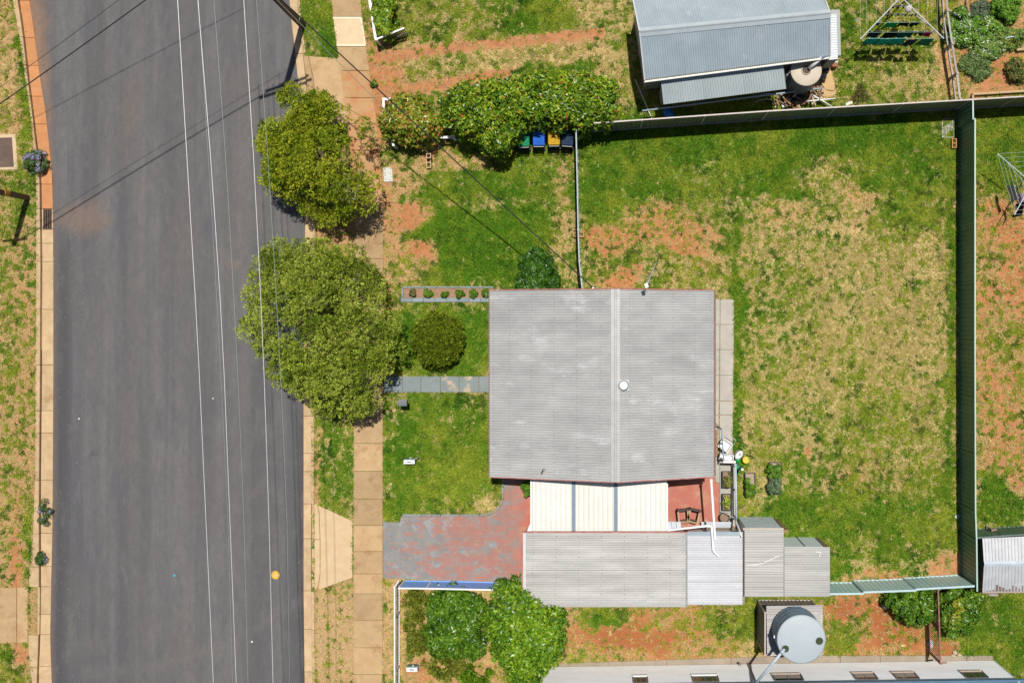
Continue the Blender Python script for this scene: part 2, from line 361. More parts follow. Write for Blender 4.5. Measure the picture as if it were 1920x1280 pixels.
def build_road():
    py = np.concatenate([[-3500, -1200, -300], np.arange(-60, 1341, 8), [1600, 2500, 4000]]).astype(float)
    t = np.linspace(0, 1, 80); cp = np.clip(py, 0, 1280)
    l = np.interp(cp, [b for _, b in GUL], [a for a, _ in GUL]) ; r = np.interp(cp, [b for _, b in GUR], [a for a, _ in GUR])
    jag = 2.5 * (fbm(py / 14, py * 0 + 3, 4) - .5); l = l + jag; r = r + 2.5 * (fbm(py / 11, py * 0 + 9, 7) - .5)
    PX = l[:, None] + (r - l)[:, None] * t[None]; PY = np.repeat(py[:, None], len(t), 1)
    X = (PX - NX) * S; Y = (NY - PY) * S; Z = -.1 + .05 * np.sin(pi * np.clip(t, 0, 1))[None] * np.ones_like(X)
    dl = PX - l[:, None]; dr = r[:, None] - PX
    n1 = fbm(PX / 22, PY / 40, 3)
    topd = np.clip(1 - PY / 330, 0.06, 1)
    dust = np.clip(1.15 - dl / (8 + 26 * topd) + .5 * (n1 - .5), 0, 1) * np.clip(.25 + topd * 1.2, 0, 1)
    def blob(cx, cy, rx, ry, hard=3.): 
        d = np.hypot((PX - cx) / rx, (PY - cy) / ry) + .7 * (fbm(PX / 25, PY / 25, 6) - .5)
        return np.clip((1 - d) * hard, 0, 1)
    dust = np.maximum(dust, .48 * blob(150, 410, 60, 36, 2.) * (.4 + 1.1 * fbm(PX / 9, PY / 9, 12))); dust = np.maximum(dust, .2 * blob(180, 385, 30, 22))
    dust = np.maximum(dust, .2 * blob(243, 205, 14, 70)); dust = np.maximum(dust, .25 * blob(435, 495, 14, 12))
    dark = np.clip(1.2 - np.abs(dl - 14) / (16 + 10 * n1), 0, 1) * np.clip((PY - 380) / 120, 0, 1) * .8
    dark = np.maximum(dark, np.clip(1.1 - dr / 22, 0, 1) * np.clip((PY - 700) / 100, 0, 1) * .9)
    dark = np.maximum(dark, .5 * blob(175, 850, 14, 10)); dark = np.maximum(dark, np.clip(1 - np.abs(PX - 455) / 6, 0, 1) * np.clip(1 - PY / 260, 0, 1) * .4)
    dark = np.maximum(dark, np.clip(1 - np.abs(PX - 470) / 5, 0, 1) * .5 * (fbm(PX / 30, PY / 200, 8) > .45)); dark = np.maximum(dark, np.clip(1 - np.abs(PX - 505) / 4, 0, 1) * .5 * np.clip((PY - 650) / 100, 0, 1))
    pale = np.clip(1 - np.abs(PX - 252 - 4 * np.sin(PY / 150)) / 26, 0, 1) * .75 + np.clip(1 - np.abs(PX - 350) / 28, 0, 1) * .65
    pale = pale * (.4 + .9 * n1) + np.clip(1 - np.abs(PX - 450) / 45, 0, 1) * .6 * np.clip((PY - 100) / 200, 0, 1)
    arc = 1280 - 55 * np.clip(1 - ((PX - 200) / 260) ** 2, -1, 1)
    pale = np.maximum(pale, np.clip(1 - np.abs(PY - 1262 + ((PX - 170) / 250) ** 2 * 55) / 18, 0, 1) * .7 * (PX > 150))
    pale = np.maximum(pale, np.clip(1 - np.abs(PY - 866) / 10, 0, 1) * .4 * (PX > 165))
    a = np.stack([dust, dark, np.clip(pale, 0, 1), np.ones_like(dust)], -1).reshape(-1, 4).astype(np.float32)
    ny, nx = X.shape; i = np.arange(nx * ny).reshape(ny, nx)
    q = np.stack([i[1:, :-1], i[1:, 1:], i[:-1, 1:], i[:-1, :-1]], -1).reshape(-1, 4)
    me = rawmesh('road', np.stack([X, Y, Z], -1).reshape(-1, 3), [tuple(map(int, f)) for f in q], road_material(), True)
    at = me.color_attributes.new('wear', 'FLOAT_COLOR', 'POINT'); at.data.foreach_set('color', a.ravel())
    tag(put('road', me, (0, 0, 0)), 'wide grey asphalt street running up the left side', 'road', kind='structure')
build_road()

m_kerb = M('kerb_concrete', (.50, .36, .205), (.40, .27, .15), 3, .9, bump=.3, c3=(.44, .24, .11), scale3=1.6, t3=.56, rand=.07)
m_gut = M('gutter_concrete', (.52, .375, .215), (.42, .29, .16), 2.5, .9, bump=.3, c3=(.36, .23, .12), scale3=1.2, t3=.6, rand=.08)
m_guto = M('dusty_gutter', (.50, .235, .10), (.44, .19, .075), 3, .95, bump=.2, rand=.04)
def kerb(nm, label, back, face, gut, joints, side):
    root = thing(nm, label, 'kerb', w3(lx(face, 640), 640, -.1), kind='structure')
    for y0, y1 in zip(joints[:-1], joints[1:]):
        n = max(2, int((y1 - y0) / 25) + 1); ys = np.linspace(y0 + .35, y1 - .35, n)
        a = [(lx(back, y), y) for y in ys]; b = [(lx(face, y) - side * .6, y) for y in ys]
        k = MB(); p = WP(a + b[::-1], 0.)
        dip = (side < 0 and (940 < (y0 + y1) / 2 < 1100)) or (side < 0 and 90 < (y0 + y1) / 2 < 180) or (side > 0 and 1095 < (y0 + y1) / 2 < 1212)
        k.prism(p, -.22, -.06 if dip else .03); k.build('kerb_block', m_kerb, root, bevel=.012)
        a = [(lx(face, y) + side * .6, y) for y in ys]; b = [(lx(gut, y), y) for y in ys]
        g = MB(); p = WP(a + b[::-1], 0.); g.prism(p, -.22, -.085)
        g.build('gutter_slab', m_guto if (side > 0 and y1 < 395) else m_gut, root, bevel=.006)
    return root
jw = [-60, 0, 70, 122, 180, 232, 290, 345, 391, 429, 456, 490, 580, 684, 770, 812, 900, 1000, 1062, 1100, 1152, 1190, 1250, 1340]
kw = kerb('kerb', 'pale concrete kerb and gutter along the left side of the street', ROADL, KFL, GUL, jw, 1)
je = [-60, 20, 100, 180, 260, 330, 420, 500, 600, 700, 780, 850, 884, 945, 1010, 1108, 1180, 1260, 1340]
ke = kerb('kerb', 'pale concrete kerb and gutter on the house side of the street', ROADR, KFR, GUR, je, -1)
# house-number plaque painted on the kerb
mk = MB(); mk.prism(WP([(584,1069),(591,1069),(591,1086),(584,1086)]), -.06, -.054)
o = mk.build('painted_kerb_plate', M('kerb_paint', (.62, .38, .10), (.55, .33, .10), 6, .7), ke)
tb = bpy.data.curves.new('kerb_lettering', 'FONT'); tb.body = 'HR'; tb.size = .2; tb.align_x = 'CENTER'; tb.align_y = 'CENTER'; tb.extrude = .002
tb.materials.append(M('white_paint', (.78, .77, .72), (.7, .69, .65), 20, .6))
tx, ty = w2(588, 1078); to = put('kerb_lettering', tb, (tx, ty, -.050), ke, (0, 0, -pi / 2))
# storm drain grate in the west gutter
gr = thing('storm_drain', 'rusty slotted storm drain grate set in the left gutter', 'drain', w3(87, 410, -.1))
b = MB(); b.prism(WP([(79,392),(95,392),(95,429),(79,429)]), -.09, -.078); b.build('drain_pit', M('black_void', (.012, .011, .01), None, 5, .9), gr)
m_iron = M('rusty_iron', (.10, .07, .055), (.16, .09, .06), 30, .75, metal=.3)
for i in range(5):
    x = 80.2 + i * 3.4; b = MB(); b.prism(WP([(x, 392.5), (x + 1.5, 392.5), (x + 1.5, 428.5), (x, 428.5)]), -.077, -.058); b.build('grate_bar', m_iron, gr)
for y in (391.5, 428.5):
    b = MB(); b.prism(WP([(79, y), (95.5, y), (95.5, y + 1.6), (79, y + 1.6)]), -.076, -.055); b.build('grate_frame', m_iron, gr)
# yellow survey marking on the road
b = MB(); cx, cy = w2(516, 1078); b.lathe((cx, cy, -.056), [(.175, 0), (.175, .004)], 28)
o = b.build('road_marking', M('yellow_paint', (.62, .36, .03), (.5, .3, .04), 9, .6, c3=(.2, .16, .1), scale3=6, t3=.58))
tag(o, 'round yellow service marker painted on the asphalt', 'road marking')
b = MB(); b.lathe((cx, cy, -.0515), [(.1, 0), (.1, .002)], 20); b.build('painted_square', M('yellow_pale', (.66, .45, .12), (.5, .33, .08), 12, .6), o)
for (px, py, c, lb, r) in ((326, 1079, (.02, .38, .62), 'tiny bright blue scrap of litter on the asphalt', .055), (471.5, 1203, (.75, .74, .7), 'tiny white stone on the lower road', .045), (147, 785, (.7, .7, .68), 'tiny white pebble near the left wheel track', .04), (398.5, 747, (.65, .64, .6), 'tiny pale pebble between the two overhead wires', .035)):
    x, y = w2(px, py); b = MB(); b.lathe((x, y, -.07), [(r * .8, 0), (r, .02), (r * .6, .035)], 6)
    tag(b.build('litter', M('litter_' + lb.split()[1] + lb.split()[2], c, None, 20, .6)), lb, 'litter')

# ------------------------------------------------------------------ footpath, crossovers, paths, driveway
m_path = M('footpath_concrete', (.43, .295, .155), (.37, .245, .125), 2.2, .9, bump=.25, c3=(.33, .205, .10), scale3=1.3, t3=.53, rand=.13)
m_dusty = M('dusty_footpath', (.43, .265, .13), (.40, .225, .10), 1.4, .95, bump=.25, c3=(.43, .19, .08), scale3=1.6, t3=.5, rand=.05)
m_new = M('new_concrete', (.62, .49, .31), (.56, .43, .26), 3, .9, bump=.2)
m_newe = M('new_concrete_border', (.74, .64, .47), (.68, .57, .4), 3, .9)
CL = [(645,-60),(648,0),(658,80),(668,150),(679,230),(688,320),(692,430),(692,520),(691,640),(690,1340)]
def cxy(y): return lx(CL, y)
foot = thing('footpath', 'tan concrete slab footpath between the verge and the front yards', 'footpath', w3(690, 640), kind='structure')
js = [-60, -20, 32, 88, 133, 184, 232, 282, 332, 384, 434, 485, 535, 585, 635, 685, 735, 783, 831, 883, 935, 984, 1033, 1075, 1112, 1162, 1213, 1263, 1310]
for y0, y1 in zip(js[:-1], js[1:]):
    f0, f1 = y0 + .45, y1 - .45; wd = 27.3
    p = [(cxy(f0) - wd, f0), (cxy(f0) + wd, f0), (cxy(f1) + wd, f1), (cxy(f1) - wd, f1)]
    new = 30 < y0 < 40; b = MB()
    if y0 == 485: continue
    b.prism(WP(p), -.1, .035 + .008 * random.random()); o = b.build('slab', m_new if new else (m_dusty if 100 < y0 < 340 else m_path), foot, bevel=.008)
    o.rotation_euler = (R(random.uniform(-.25, .25)), R(random.uniform(-.25, .25)), 0)
    if new:
        tag(o, 'newer paler slab with a white edge')
        for q in ([p[0], p[1], (p[1][0], f0 + 4), (p[0][0], f0 + 4)], [(p[3][0], f1 - 4), (p[2][0], f1 - 4), p[2], p[3]], [(p[1][0] - 3, f0 + 4), (p[1][0], f0 + 4), (p[2][0], f1 - 4), (p[2][0] - 3, f1 - 4)]):
            e = MB(); e.prism(WP(q), .035, .05); e.build('slab_border', m_newe, foot)
for q, in (([(664.8,486),(719,486),(719,534),(700,520),(692,503),(664.8,497)],), ([(664.8,498),(691,504),(699,521),(718,534.5),(664.8,534.5)],)):
    b = MB(); b.prism(WP(q), -.1, .037); b.build('cracked_slab', m_path, foot, bevel=.008)
m_cross = M('crossover_concrete', (.55, .41, .245), (.50, .36, .205), 2, .9, bump=.2, c3=(.46, .32, .18), scale3=.9, t3=.56, rand=.05)
def slabs(root, polys, mat, top=.03, nm='slab', bev=.008, bot=-.1):
    for q in polys:
        b = MB(); b.prism(WP(q), bot, top); b.build(nm, mat, root, bevel=bev)
co = thing('driveway_crossover', 'pale concrete driveway crossover beside the painted driveway', 'driveway', w3(625, 1030), kind='structure')
slabs(co, [[(590,944),(595,946),(598,960),(600,1010),(590,1010)], [(590,1010.8),(600,1010.8),(600,1076),(596,1100),(590,1106)], [(596,946.5),(661,976),(661,1082),(600,1104),(597.5,1100),(601,1076),(601,1010),(599,960)]], m_cross)
co2 = thing('driveway_crossover', 'stained concrete crossover under the overhead pole shadow at the top', 'driveway', w3(600, 150), kind='structure')
slabs(co2, [[(569,105),(578,106),(588,150),(592,230),(583,230),(576,160)], [(579,106),(638,110),(648,170),(656,232),(593,232),(589,150)]], m_path)
co3 = thing('driveway_crossover', 'concrete driveway slabs crossing the grass verge across the street', 'driveway', w3(30, 1150), kind='structure')
slabs(co3, [[(-120,1102),(31.5,1101),(31.5,1204),(-120,1206)], [(32.5,1101),(53,1100),(52.5,1203),(32.5,1204)]], m_path)
pit = thing('access_cover', 'dark brown service pit lid with pale concrete surround on the far verge', 'pit cover', w3(8, 287))
slabs(pit, [[(-30,252),(30,252),(34,318),(-30,320)]], M('pit_surround', (.55, .42, .27), (.48, .36, .22), 5, .9), .03, 'surround')
slabs(pit, [[(-30,260),(23,258),(27,313),(-30,315)]], M('brown_lid', (.085, .055, .042), (.12, .075, .055), 4, .7, c3=(.16, .1, .07), scale3=3), .05, 'lid', .01, .02)

m_blue = M('blue_grey_path', (.19, .225, .225), (.165, .195, .20), 2.5, .7, c3=(.50, .36, .22), scale3=.8, t3=.62, rand=.05, bump=.15)
m_bluew = M('peeling_path', (.195, .225, .225), (.17, .2, .2), 2.5, .7, c3=(.52, .38, .23), scale3=1.3, t3=.515, rand=.05, bump=.15)
fp = thing('front_path', 'blue-grey painted slab path to the front door with peeling paint', 'path', w3(820, 720), kind='structure')
xs = [720, 754.5, 789.5, 826, 861, 898, 960]
for i, (a, b_) in enumerate(zip(xs[:-1], xs[1:])):
    slabs(fp, [[(a + .35, 705), (b_ - .35, 705.3), (b_ - .35, 735.5), (a + .35, 735)]], m_blue if i < 3 else m_bluew, .04)
# painted driveway: grey, red and bare concrete patches
def drive_material():
    m = bpy.data.materials.new('peeling_red_paint'); m.use_nodes = True; nt = m.node_tree; N = nt.nodes; L = nt.links
    p = N['Principled BSDF']; p.inputs['Roughness'].default_value = .75; p.inputs['Specular IOR Level'].default_value = .25
    geo = N.new('ShaderNodeNewGeometry')
    def noise(sc, off, det=6., rg=.68, st=(1, 1, 1)):
        mp = N.new('ShaderNodeMapping'); mp.inputs['Location'].default_value = (off, off * 1.3, 0); mp.inputs['Scale'].default_value = st; L.new(geo.outputs['Position'], mp.inputs[0])
        n = N.new('ShaderNodeTexNoise'); n.inputs['Scale'].default_value = sc; n.inputs['Detail'].default_value = det; n.inputs['Roughness'].default_value = rg
        L.new(mp.outputs[0], n.inputs['Vector']); return n.outputs[0]
    def mr(src, a, b, c=0., d=1.):
        r = N.new('ShaderNodeMapRange'); L.new(src, r.inputs[0])
        for i, v in ((1, a), (2, b), (3, c), (4, d)): r.inputs[i].default_value = v
        return r.outputs[0]
    def mix(f, a, b):
        x = N.new('ShaderNodeMix'); x.data_type = 'RGBA'
        for i, v in ((0, f), (6, a), (7, b)):
            if hasattr(v, 'links'): L.new(v, x.inputs[i])
            else: x.inputs[i].default_value = (*v, 1)
        return x.outputs[2]
    def mth(op, a, b):
        x = N.new('ShaderNodeMath'); x.operation = op
        for i, v in ((0, a), (1, b)):
            if hasattr(v, 'links'): L.new(v, x.inputs[i])
            else: x.inputs[i].default_value = v
        return x.outputs[0]
    sp = N.new('ShaderNodeSeparateXYZ'); L.new(geo.outputs['Position'], sp.inputs[0])
    east = mr(sp.outputs[0], -4.4, -2.6)          # paint newer and redder towards the carport
    red = mix(mr(noise(3, 1.), .4, .6), (.35, .155, .128), (.29, .16, .135))
    tan = mix(mr(noise(6, 2.), .4, .6), (.36, .235, .165), (.30, .20, .145))
    grey = mix(mr(noise(2, 3.), .4, .6), (.185, .19, .187), (.23, .227, .218))
    grey = mix(mr(noise(1.1, 13.), .54, .6), grey, (.245, .28, .29))
    wst = mr(sp.outputs[0], -9.2, -6., -.09, .05); c = mix(mr(mth('ADD', noise(1.5, 5., 9, .74, (1, 1.6, 1)), wst), .465, .565), grey, red)
    c = mix(mr(noise(3.4, 8., 9, .8, (1, 1.5, 1)), .52, .64), c, tan)
    cr = mix(mr(noise(1.6, 21., 6, .62), .46, .66), (.40, .135, .10), (.42, .21, .135)); cr = mix(mr(noise(1.1, 31., 5, .6), .62, .7), cr, (.48, .36, .28))
    c = mix(mr(mth('ADD', east, mr(noise(2., 9.), .3, .7, -.25, .25)), .35, .7), c, cr)
    L.new(c, p.inputs['Base Color'])
    b = N.new('ShaderNodeBump'); b.inputs['Strength'].default_value = .2; b.inputs['Distance'].default_value = .01
    L.new(noise(60, 2.), b.inputs['Height']); L.new(b.outputs[0], p.inputs['Normal'])
    return m
dw = MB(); dw.prism(WP([(718,977),(750,979),(753,967),(905,967.5),(925,964),(938,952),(945,935),(945,893),(1341,893),(1341,905),(1349,905),(1349,985),(1385,985),(1385,992),(1000,1000),(1000,1098),(800,1085.5),(719,1083)]), -.1, .03)
dr = tag(dw.build('driveway', drive_material(), bevel=.008), 'concrete driveway with peeling red and grey paint leading to the carport', 'driveway', kind='structure')
m_edge = M('grey_edging', (.20, .21, .215), (.26, .26, .25), 8, .85, rand=.15)
ep = [(754,965.2),(790,965.3),(826,965.4),(862,965.6),(898,965.6),(915,963.5),(929,957),(938,947),(942.5,934),(943,912),(943,893)]
for a, c in zip(ep[:-1], ep[1:]):
    b = MB(); p, q = w3(*a, .03), w3(*c, .03); d = Vector(q) - Vector(p); d *= .02 / d.length
    b.bar(Vector(p) + d, Vector(q) - d, .085, .07); b.build('edging_stone', m_edge, dr, bevel=.01)
# concrete apron on the east side of the house
m_apron = M('pale_apron', (.41, .38, .33), (.36, .33, .285), 2, .85, bump=.15, c3=(.46, .43, .38), scale3=1.4, t3=.56, rand=.04)
ap = thing('concrete_apron', 'pale grey concrete apron slabs along the back wall of the house', 'paving', w3(1356, 700), kind='structure')
for x0, x1 in ((1322, 1349.6), (1350.4, 1376)):
    for y0, y1 in ((561, 608), (608.8, 655), (655.8, 703), (703.8, 751), (751.8, 777), (777.8, 855)):
        e = -(y0 - 561) / 290 * 3.2; slabs(ap, [[(x0 + e * .5, y0), (x1 + e, y0), (x1 + e, y1), (x0 + e * .5, y1)]], m_apron, .035)
slabs(ap, [[(1337,855.8),(1349,855.8),(1349,904),(1342,904)], [(1349.8,855.8),(1372,855.8),(1372,984),(1349.8,984)]], M('grey_apron', (.38, .365, .32), (.33, .32, .28), 3, .85, rand=.04), .04)
sp_ = thing('wall_path', 'narrow concrete path along the white weatherboard wall', 'path', w3(1500, 1237), kind='structure')
m_sp = M('wall_path_concrete', (.32, .27, .21), (.27, .22, .17), 2, .9, c3=(.4, .3, .2), scale3=1.5, t3=.58, rand=.08)
xs = [1040, 1140, 1250, 1370, 1480, 1575, 1650, 1735, 1812, 1862]
for a, c in zip(xs[:-1], xs[1:]):
    t0, t1 = (a - 1040) / 820, (c - 1040) / 820; ya, yb = 1243 - 15 * min(1, t0 * 1.8), 1243 - 15 * min(1, t1 * 1.8)
    slabs(sp_, [[(a + .4, ya), (c - .4, yb), (c - .4, 1262), (a + .4, 1262)]], m_sp, .04)
# ------------------------------------------------------------------ roofs
def sheets(parent, R0, R1, E0, E1, mat, width=.762, pitch=.094, amp=.018, prof='sine', nm='roof_sheet', rows=3, only=None):
    """corrugated sheets laid side by side from R0-R1 (high edge) down to E0-E1 (low edge)"""
    R0, R1, E0, E1 = map(Vector, (R0, R1, E0, E1)); Ln = (R1 - R0).length
    n = max(1, round(Ln / (width * 1.03))); nrm = (E0 - R0).cross(R1 - R0).normalized()
    if nrm.z < 0: nrm = -nrm
    out = []
    for k in range(n):
        if only is not None and k not in only: continue
        wsh = Ln / n; ncor = max(2, round(wsh / pitch)); st = 8 if prof == 'sine' else 1
        us = []
        if prof == 'sine':
            for i in range(ncor * st + 3): us.append((i / (ncor * st), amp * sin(2 * pi * i / st)))
        else:
            for i in range(ncor):
                for a, h in ((0, 0), (.62, 0), (.72, amp * 2), (.9, amp * 2)): us.append(((i + a) / ncor, h))
            us.append((1.004, 0))
        v = []; f = []; lift = .004 * (k % 2) + random.uniform(0, .002)
        for j in range(rows):
            t = j / (rows - 1)
            for u, h in us:
                a = (k + u) / n; p = R0.lerp(R1, a).lerp(E0.lerp(E1, a), t); v.append(p + nrm * (h + lift))
        m = len(us)
        for j in range(rows - 1):
            for i in range(m - 1): f.append((j * m + i, j * m + i + 1, (j + 1) * m + i + 1, (j + 1) * m + i))
        b = MB(); b.add(v, f); o = b.build(nm, mat, parent, smooth=(prof == 'sine')); out.append(o)
    return out
def screws(parent, R0, R1, E0, E1, rows, mat, nm='roof_screws'):
    R0, R1, E0, E1 = map(Vector, (R0, R1, E0, E1)); n = int((R1 - R0).length / .152); b = MB()
    for t in rows:
        for i in range(1, n):
            p = R0.lerp(R1, i / n).lerp(E0.lerp(E1, i / n), t + random.uniform(-.004, .004)); b.obox((p.x, p.y, p.z + .012), (.022, .022, .008), random.random())
    o = b.build(nm, mat, parent); o['kind'] = 'stuff'; return o
def gutter(parent, p, q, mat, wd=.12, ht=.1, out=(0, 0), nm='gutter'):
    p = Vector(p); q = Vector(q); o = Vector((out[0], out[1], 0)); b = MB(); d = Vector((0, 0, 1))
    c = lambda a, s, z: a + o * s + d * z
    for s0, s1, z0, z1 in ((0, wd, -ht, -ht + .008), (0, .01, -ht + .008, -.02), (wd - .014, wd, -ht + .008, .008)):
        v = [c(a, s, z) for a in (p, q) for s, z in ((s0, z0), (s1, z0), (s1, z1), (s0, z1))]
        b.add(v, [(0, 1, 2, 3), (7, 6, 5, 4), (0, 4, 5, 1), (1, 5, 6, 2), (2, 6, 7, 3), (3, 7, 4, 0)])
    return b.build(nm, mat, parent)
def strip(parent, nm, pts, mat, th=.012):
    """thin bent sheet over a list of cross-section pairs: pts = [(start, end), ...] across the profile"""
    b = MB(); v = []
    for a, c in pts: v += [Vector(a), Vector(c)]
    f = [(2 * i, 2 * i + 1, 2 * i + 3, 2 * i + 2) for i in range(len(pts) - 1)]
    b.add(v, f); return b.build(nm, mat, parent)

galv = M('old_galvanised_iron', (.50, .497, .48), (.41, .407, .395), 1.3, .48, metal=.35, c3=(.575, .572, .56), scale3=1.1, t3=.57, rand=.05, spec=.35, stretch=(.55, 1.4, 1))
galv_w = M('weathered_galvanised_iron', (.44, .435, .415), (.35, .347, .333), 1.2, .48, metal=.4, c3=(.33, .335, .34), scale3=.9, t3=.6, rand=.05, stretch=(.4, 2.5, 1))
zinc = M('bright_zincalume', (.50, .505, .525), (.44, .445, .465), 1.5, .45, metal=.35, rand=.03, stretch=(.4, 2, 1))
galv_r = M('rust_streaked_iron', (.43, .42, .40), (.35, .34, .325), 1.2, .5, metal=.4, c3=(.36, .27, .2), scale3=2.4, t3=.7, rand=.05, stretch=(.3, 4, 1))
bluei = M('pale_blue_iron', (.43, .50, .54), (.37, .435, .475), 1.4, .45, metal=.25, c3=(.48, .54, .57), scale3=.7, t3=.58, rand=.035)
flash = M('flashing_metal', (.55, .545, .53), (.46, .455, .44), 2.5, .45, metal=.15, rand=.06)
redg = M('red_gutter_paint', (.30, .075, .065), (.38, .2, .17), 3, .6, c3=(.45, .42, .4), scale3=2.5, t3=.62)
browng = M('brown_gutter_paint', (.16, .09, .065), (.24, .15, .11), 6, .6)
whitep = M('white_painted_metal', (.74, .74, .73), (.66, .66, .65), 5, .45)
creamw = M('cream_wall', (.62, .58, .50), (.56, .52, .45), 2, .8, bump=.15)
bluestrip = M('blue_grey_trim', (.14, .20, .27), (.16, .23, .30), 4, .5)
creamroof = M('cream_carport_sheet', (.66, .65, .595), (.61, .60, .54), 1.6, .5, rand=.02, c3=(.58, .55, .47), scale3=1.1, t3=.62)
glass = M('dark_window_glass', (.02, .024, .028), (.035, .04, .045), 2, .08, spec=.6)
darkp = M('dark_paint', (.03, .03, .033), (.045, .045, .05), 5, .6)
timber = M('weathered_timber', (.30, .185, .095), (.22, .13, .07), 6, .85, stretch=(1, 1, .3), rand=.12)
screwm = M('dark_screw', (.10, .09, .08), None, 5, .6)

# ------------------------------------------------------------------ main house
ez, rz = 2.75, 4.2; yN, yS, xW, xE, xR = 1.34, -5.83, -4.38, 4.30, .48
house = thing('house', 'fibro house with a grey corrugated iron gable roof in the middle', 'house', ((xW + xE) / 2, (yN + yS) / 2, 0))
b = MB(); x0, x1, y0, y1 = xW + .42, xE - .42, yS + .3, yN - .3
hz = lambda x: rz - .06 - ((rz - ez) * ((xR - x) / (xR - xW) if x < xR else (x - xR) / (xE - xR)))
pr = [(x0, 0), (x1, 0), (x1, hz(x1)), (xR, hz(xR)), (x0, hz(x0))]
v = [(a, y0, c) for a, c in pr] + [(a, y1, c) for a, c in pr]
b.add(v, [(0, 1, 2, 3, 4), (9, 8, 7, 6, 5)] + [(i, 5 + i, 5 + (i + 1) % 5, (i + 1) % 5) for i in range(5)])
b.build('wall', creamw, house)
def window(parent, c, wd, ht, face, z, matf=whitep, matg=glass):
    b = MB(); dx, dy = (.05, wd) if face in 'EW' else (wd, .05); b.box(c[0] - dx / 2, c[1] - dy / 2, z, c[0] + dx / 2, c[1] + dy / 2, z + ht); o = b.build('window', matf, parent)
    sx, sy = (.07, wd / 2 - .08) if face in 'EW' else (wd / 2 - .08, .07)
    for s in (-1, 1):
        cx, cy = (c[0], c[1] + s * wd / 4) if face in 'EW' else (c[0] + s * wd / 4, c[1])
        g = MB(); g.box(cx - sx / 2, cy - sy / 2, z + .07, cx + sx / 2, cy + sy / 2, z + ht - .07); g.build('pane', matg, o)
for yy in (-4.3, -.2): window(house, (x0 - .01, yy), 1.5, 1.2, 'W', 1.0)
for yy in (-4.6, -.9): window(house, (x1 + .01, yy), 1.3, 1.0, 'E', 1.1)
window(house, (-2.2, y1 + .01), 1.4, 1.1, 'N', 1.0)
b = MB(); b.box(x0 - .05, -2.9, .1, x0 + .02, -1.98, 2.15); d_ = b.build('door', M('door_green', (.10, .14, .12), None, 3, .5), house)
b = MB(); b.obox((x0 - .08, -2.1, 1.05), (.05, .12, .03)); b.build('handle', whitep, d_)
rf = thing('roof', None, None, (xR, (yN + yS) / 2, ez)); rf.parent = house; rf.location = Vector(rf.location) - WO[house]
A = ((xR, yN, rz), (xR, yS, rz), (xW, yN, ez), (xW, yS, ez)); B_ = ((xR, yN, rz), (xR, yS, rz), (xE, yN, ez), (xE, yS, ez))
sheets(rf, *A, galv, rows=5); sheets(rf, *B_, galv, rows=5)
screws(rf, *A, (.12, .3, .48, .66, .84, .97), screwm); screws(rf, *B_, (.14, .36, .58, .8, .97), screwm)
yc = np.linspace(yN + .02, yS - .02, 5)
for a, c in zip(yc[:-1], yc[1:]):
    sw = (rz - ez) / (xR - xW); se = (rz - ez) / (xE - xR)
    prof = [(xR - .17, rz - .17 * sw + .022), (xR - .05, rz - .05 * sw + .03), (xR - .03, rz + .04), (xR, rz + .055), (xR + .03, rz + .04), (xR + .05, rz - .05 * se + .03), (xR + .17, rz - .17 * se + .022)]
    strip(rf, 'ridge_cap', [((x, a, z), (x, c + .004, z)) for x, z in prof], flash)
gutter(rf, (xW + .03, yN, ez - .03), (xW + .03, yS, ez - .03), browng, .07, .09, (-1, 0)); gutter(rf, (xE - .03, yN, ez - .03), (xE - .03, yS, ez - .03), browng, .11, .09, (1, 0))
for y, s in ((yN, 1), (yS, -1)):
    for xa in (xW, xE):
        b = MB(); b.bar((xa, y + s * .035, ez - .07), (xR, y + s * .035, rz - .07), .04, .17); b.build('barge_board', redg, rf)
# roof ventilator
vt = thing('roof_vent', 'round white turbine vent on a square flashing beside the ridge', 'vent', w3(1169, 722, 4.0))
vx, vy, vz = w3(1169, 722, 4.05); sl_ = (rz - ez) / (xE - xR)
b = MB(); zz = lambda x: rz - (x - xR) * sl_ + .03
b.add([(vx - .2, vy - .2, zz(vx - .2)), (vx + .22, vy - .2, zz(vx + .22)), (vx + .22, vy + .24, zz(vx + .22)), (vx - .2, vy + .24, zz(vx - .2))], [(0, 1, 2, 3)]); b.build('base_flashing', flash, vt)
b = MB(); b.lathe((vx, vy, vz - .12), [(.13, 0), (.13, .16)], 18); b.build('throat', flash, vt, True)
b = MB(); b.lathe((vx, vy, vz + .04), [(.15, 0), (.19, .05), (.195, .12), (.16, .18)], 24); b.build('turbine', M('vent_ring_blue', (.22, .28, .32), (.3, .36, .4), 8, .4, metal=.3), vt, True)
b = MB(); b.lathe((vx, vy, vz + .22), [(.165, 0), (.15, .03), (.08, .05), (.01, .055)], 24); b.build('cap', M('vent_white', (.82, .83, .83), None, 5, .35), vt, True)
# aerials
an = thing('tv_aerial', 'thin television aerial on a mast at the top edge of the roof', 'aerial', w3(1210, 548, 3.4))
m_al = M('aluminium', (.45, .45, .46), (.38, .38, .4), 20, .4, metal=.4)
ax, ay = w2(1209, 552, 4.0); base = Vector((ax, ay, 3.6)); top = Vector((*w2(1213, 534, 4.9), 4.9))
b = MB(); b.rod(base, top, .018, 6); b.build('mast', m_al, an)
e = Vector((*w2(1230, 493, 4.9), 4.9)); b = MB(); b.rod(top, e, .012, 5); bo = b.build('boom', m_al, an)
for t in (.05, .2, .4, .6, .8, .98):
    c = top.lerp(e, t); b = MB(); q = Vector((.10 + .05 * (1 - t), .035, 0)); b.rod(c - q, c + q, .006, 4); b.build('element', m_al, bo)
b = MB(); b.obox((top.x - .02, top.y - .02, 4.83), (.12, .16, .12), .4); b.build('junction_box', whitep, an)
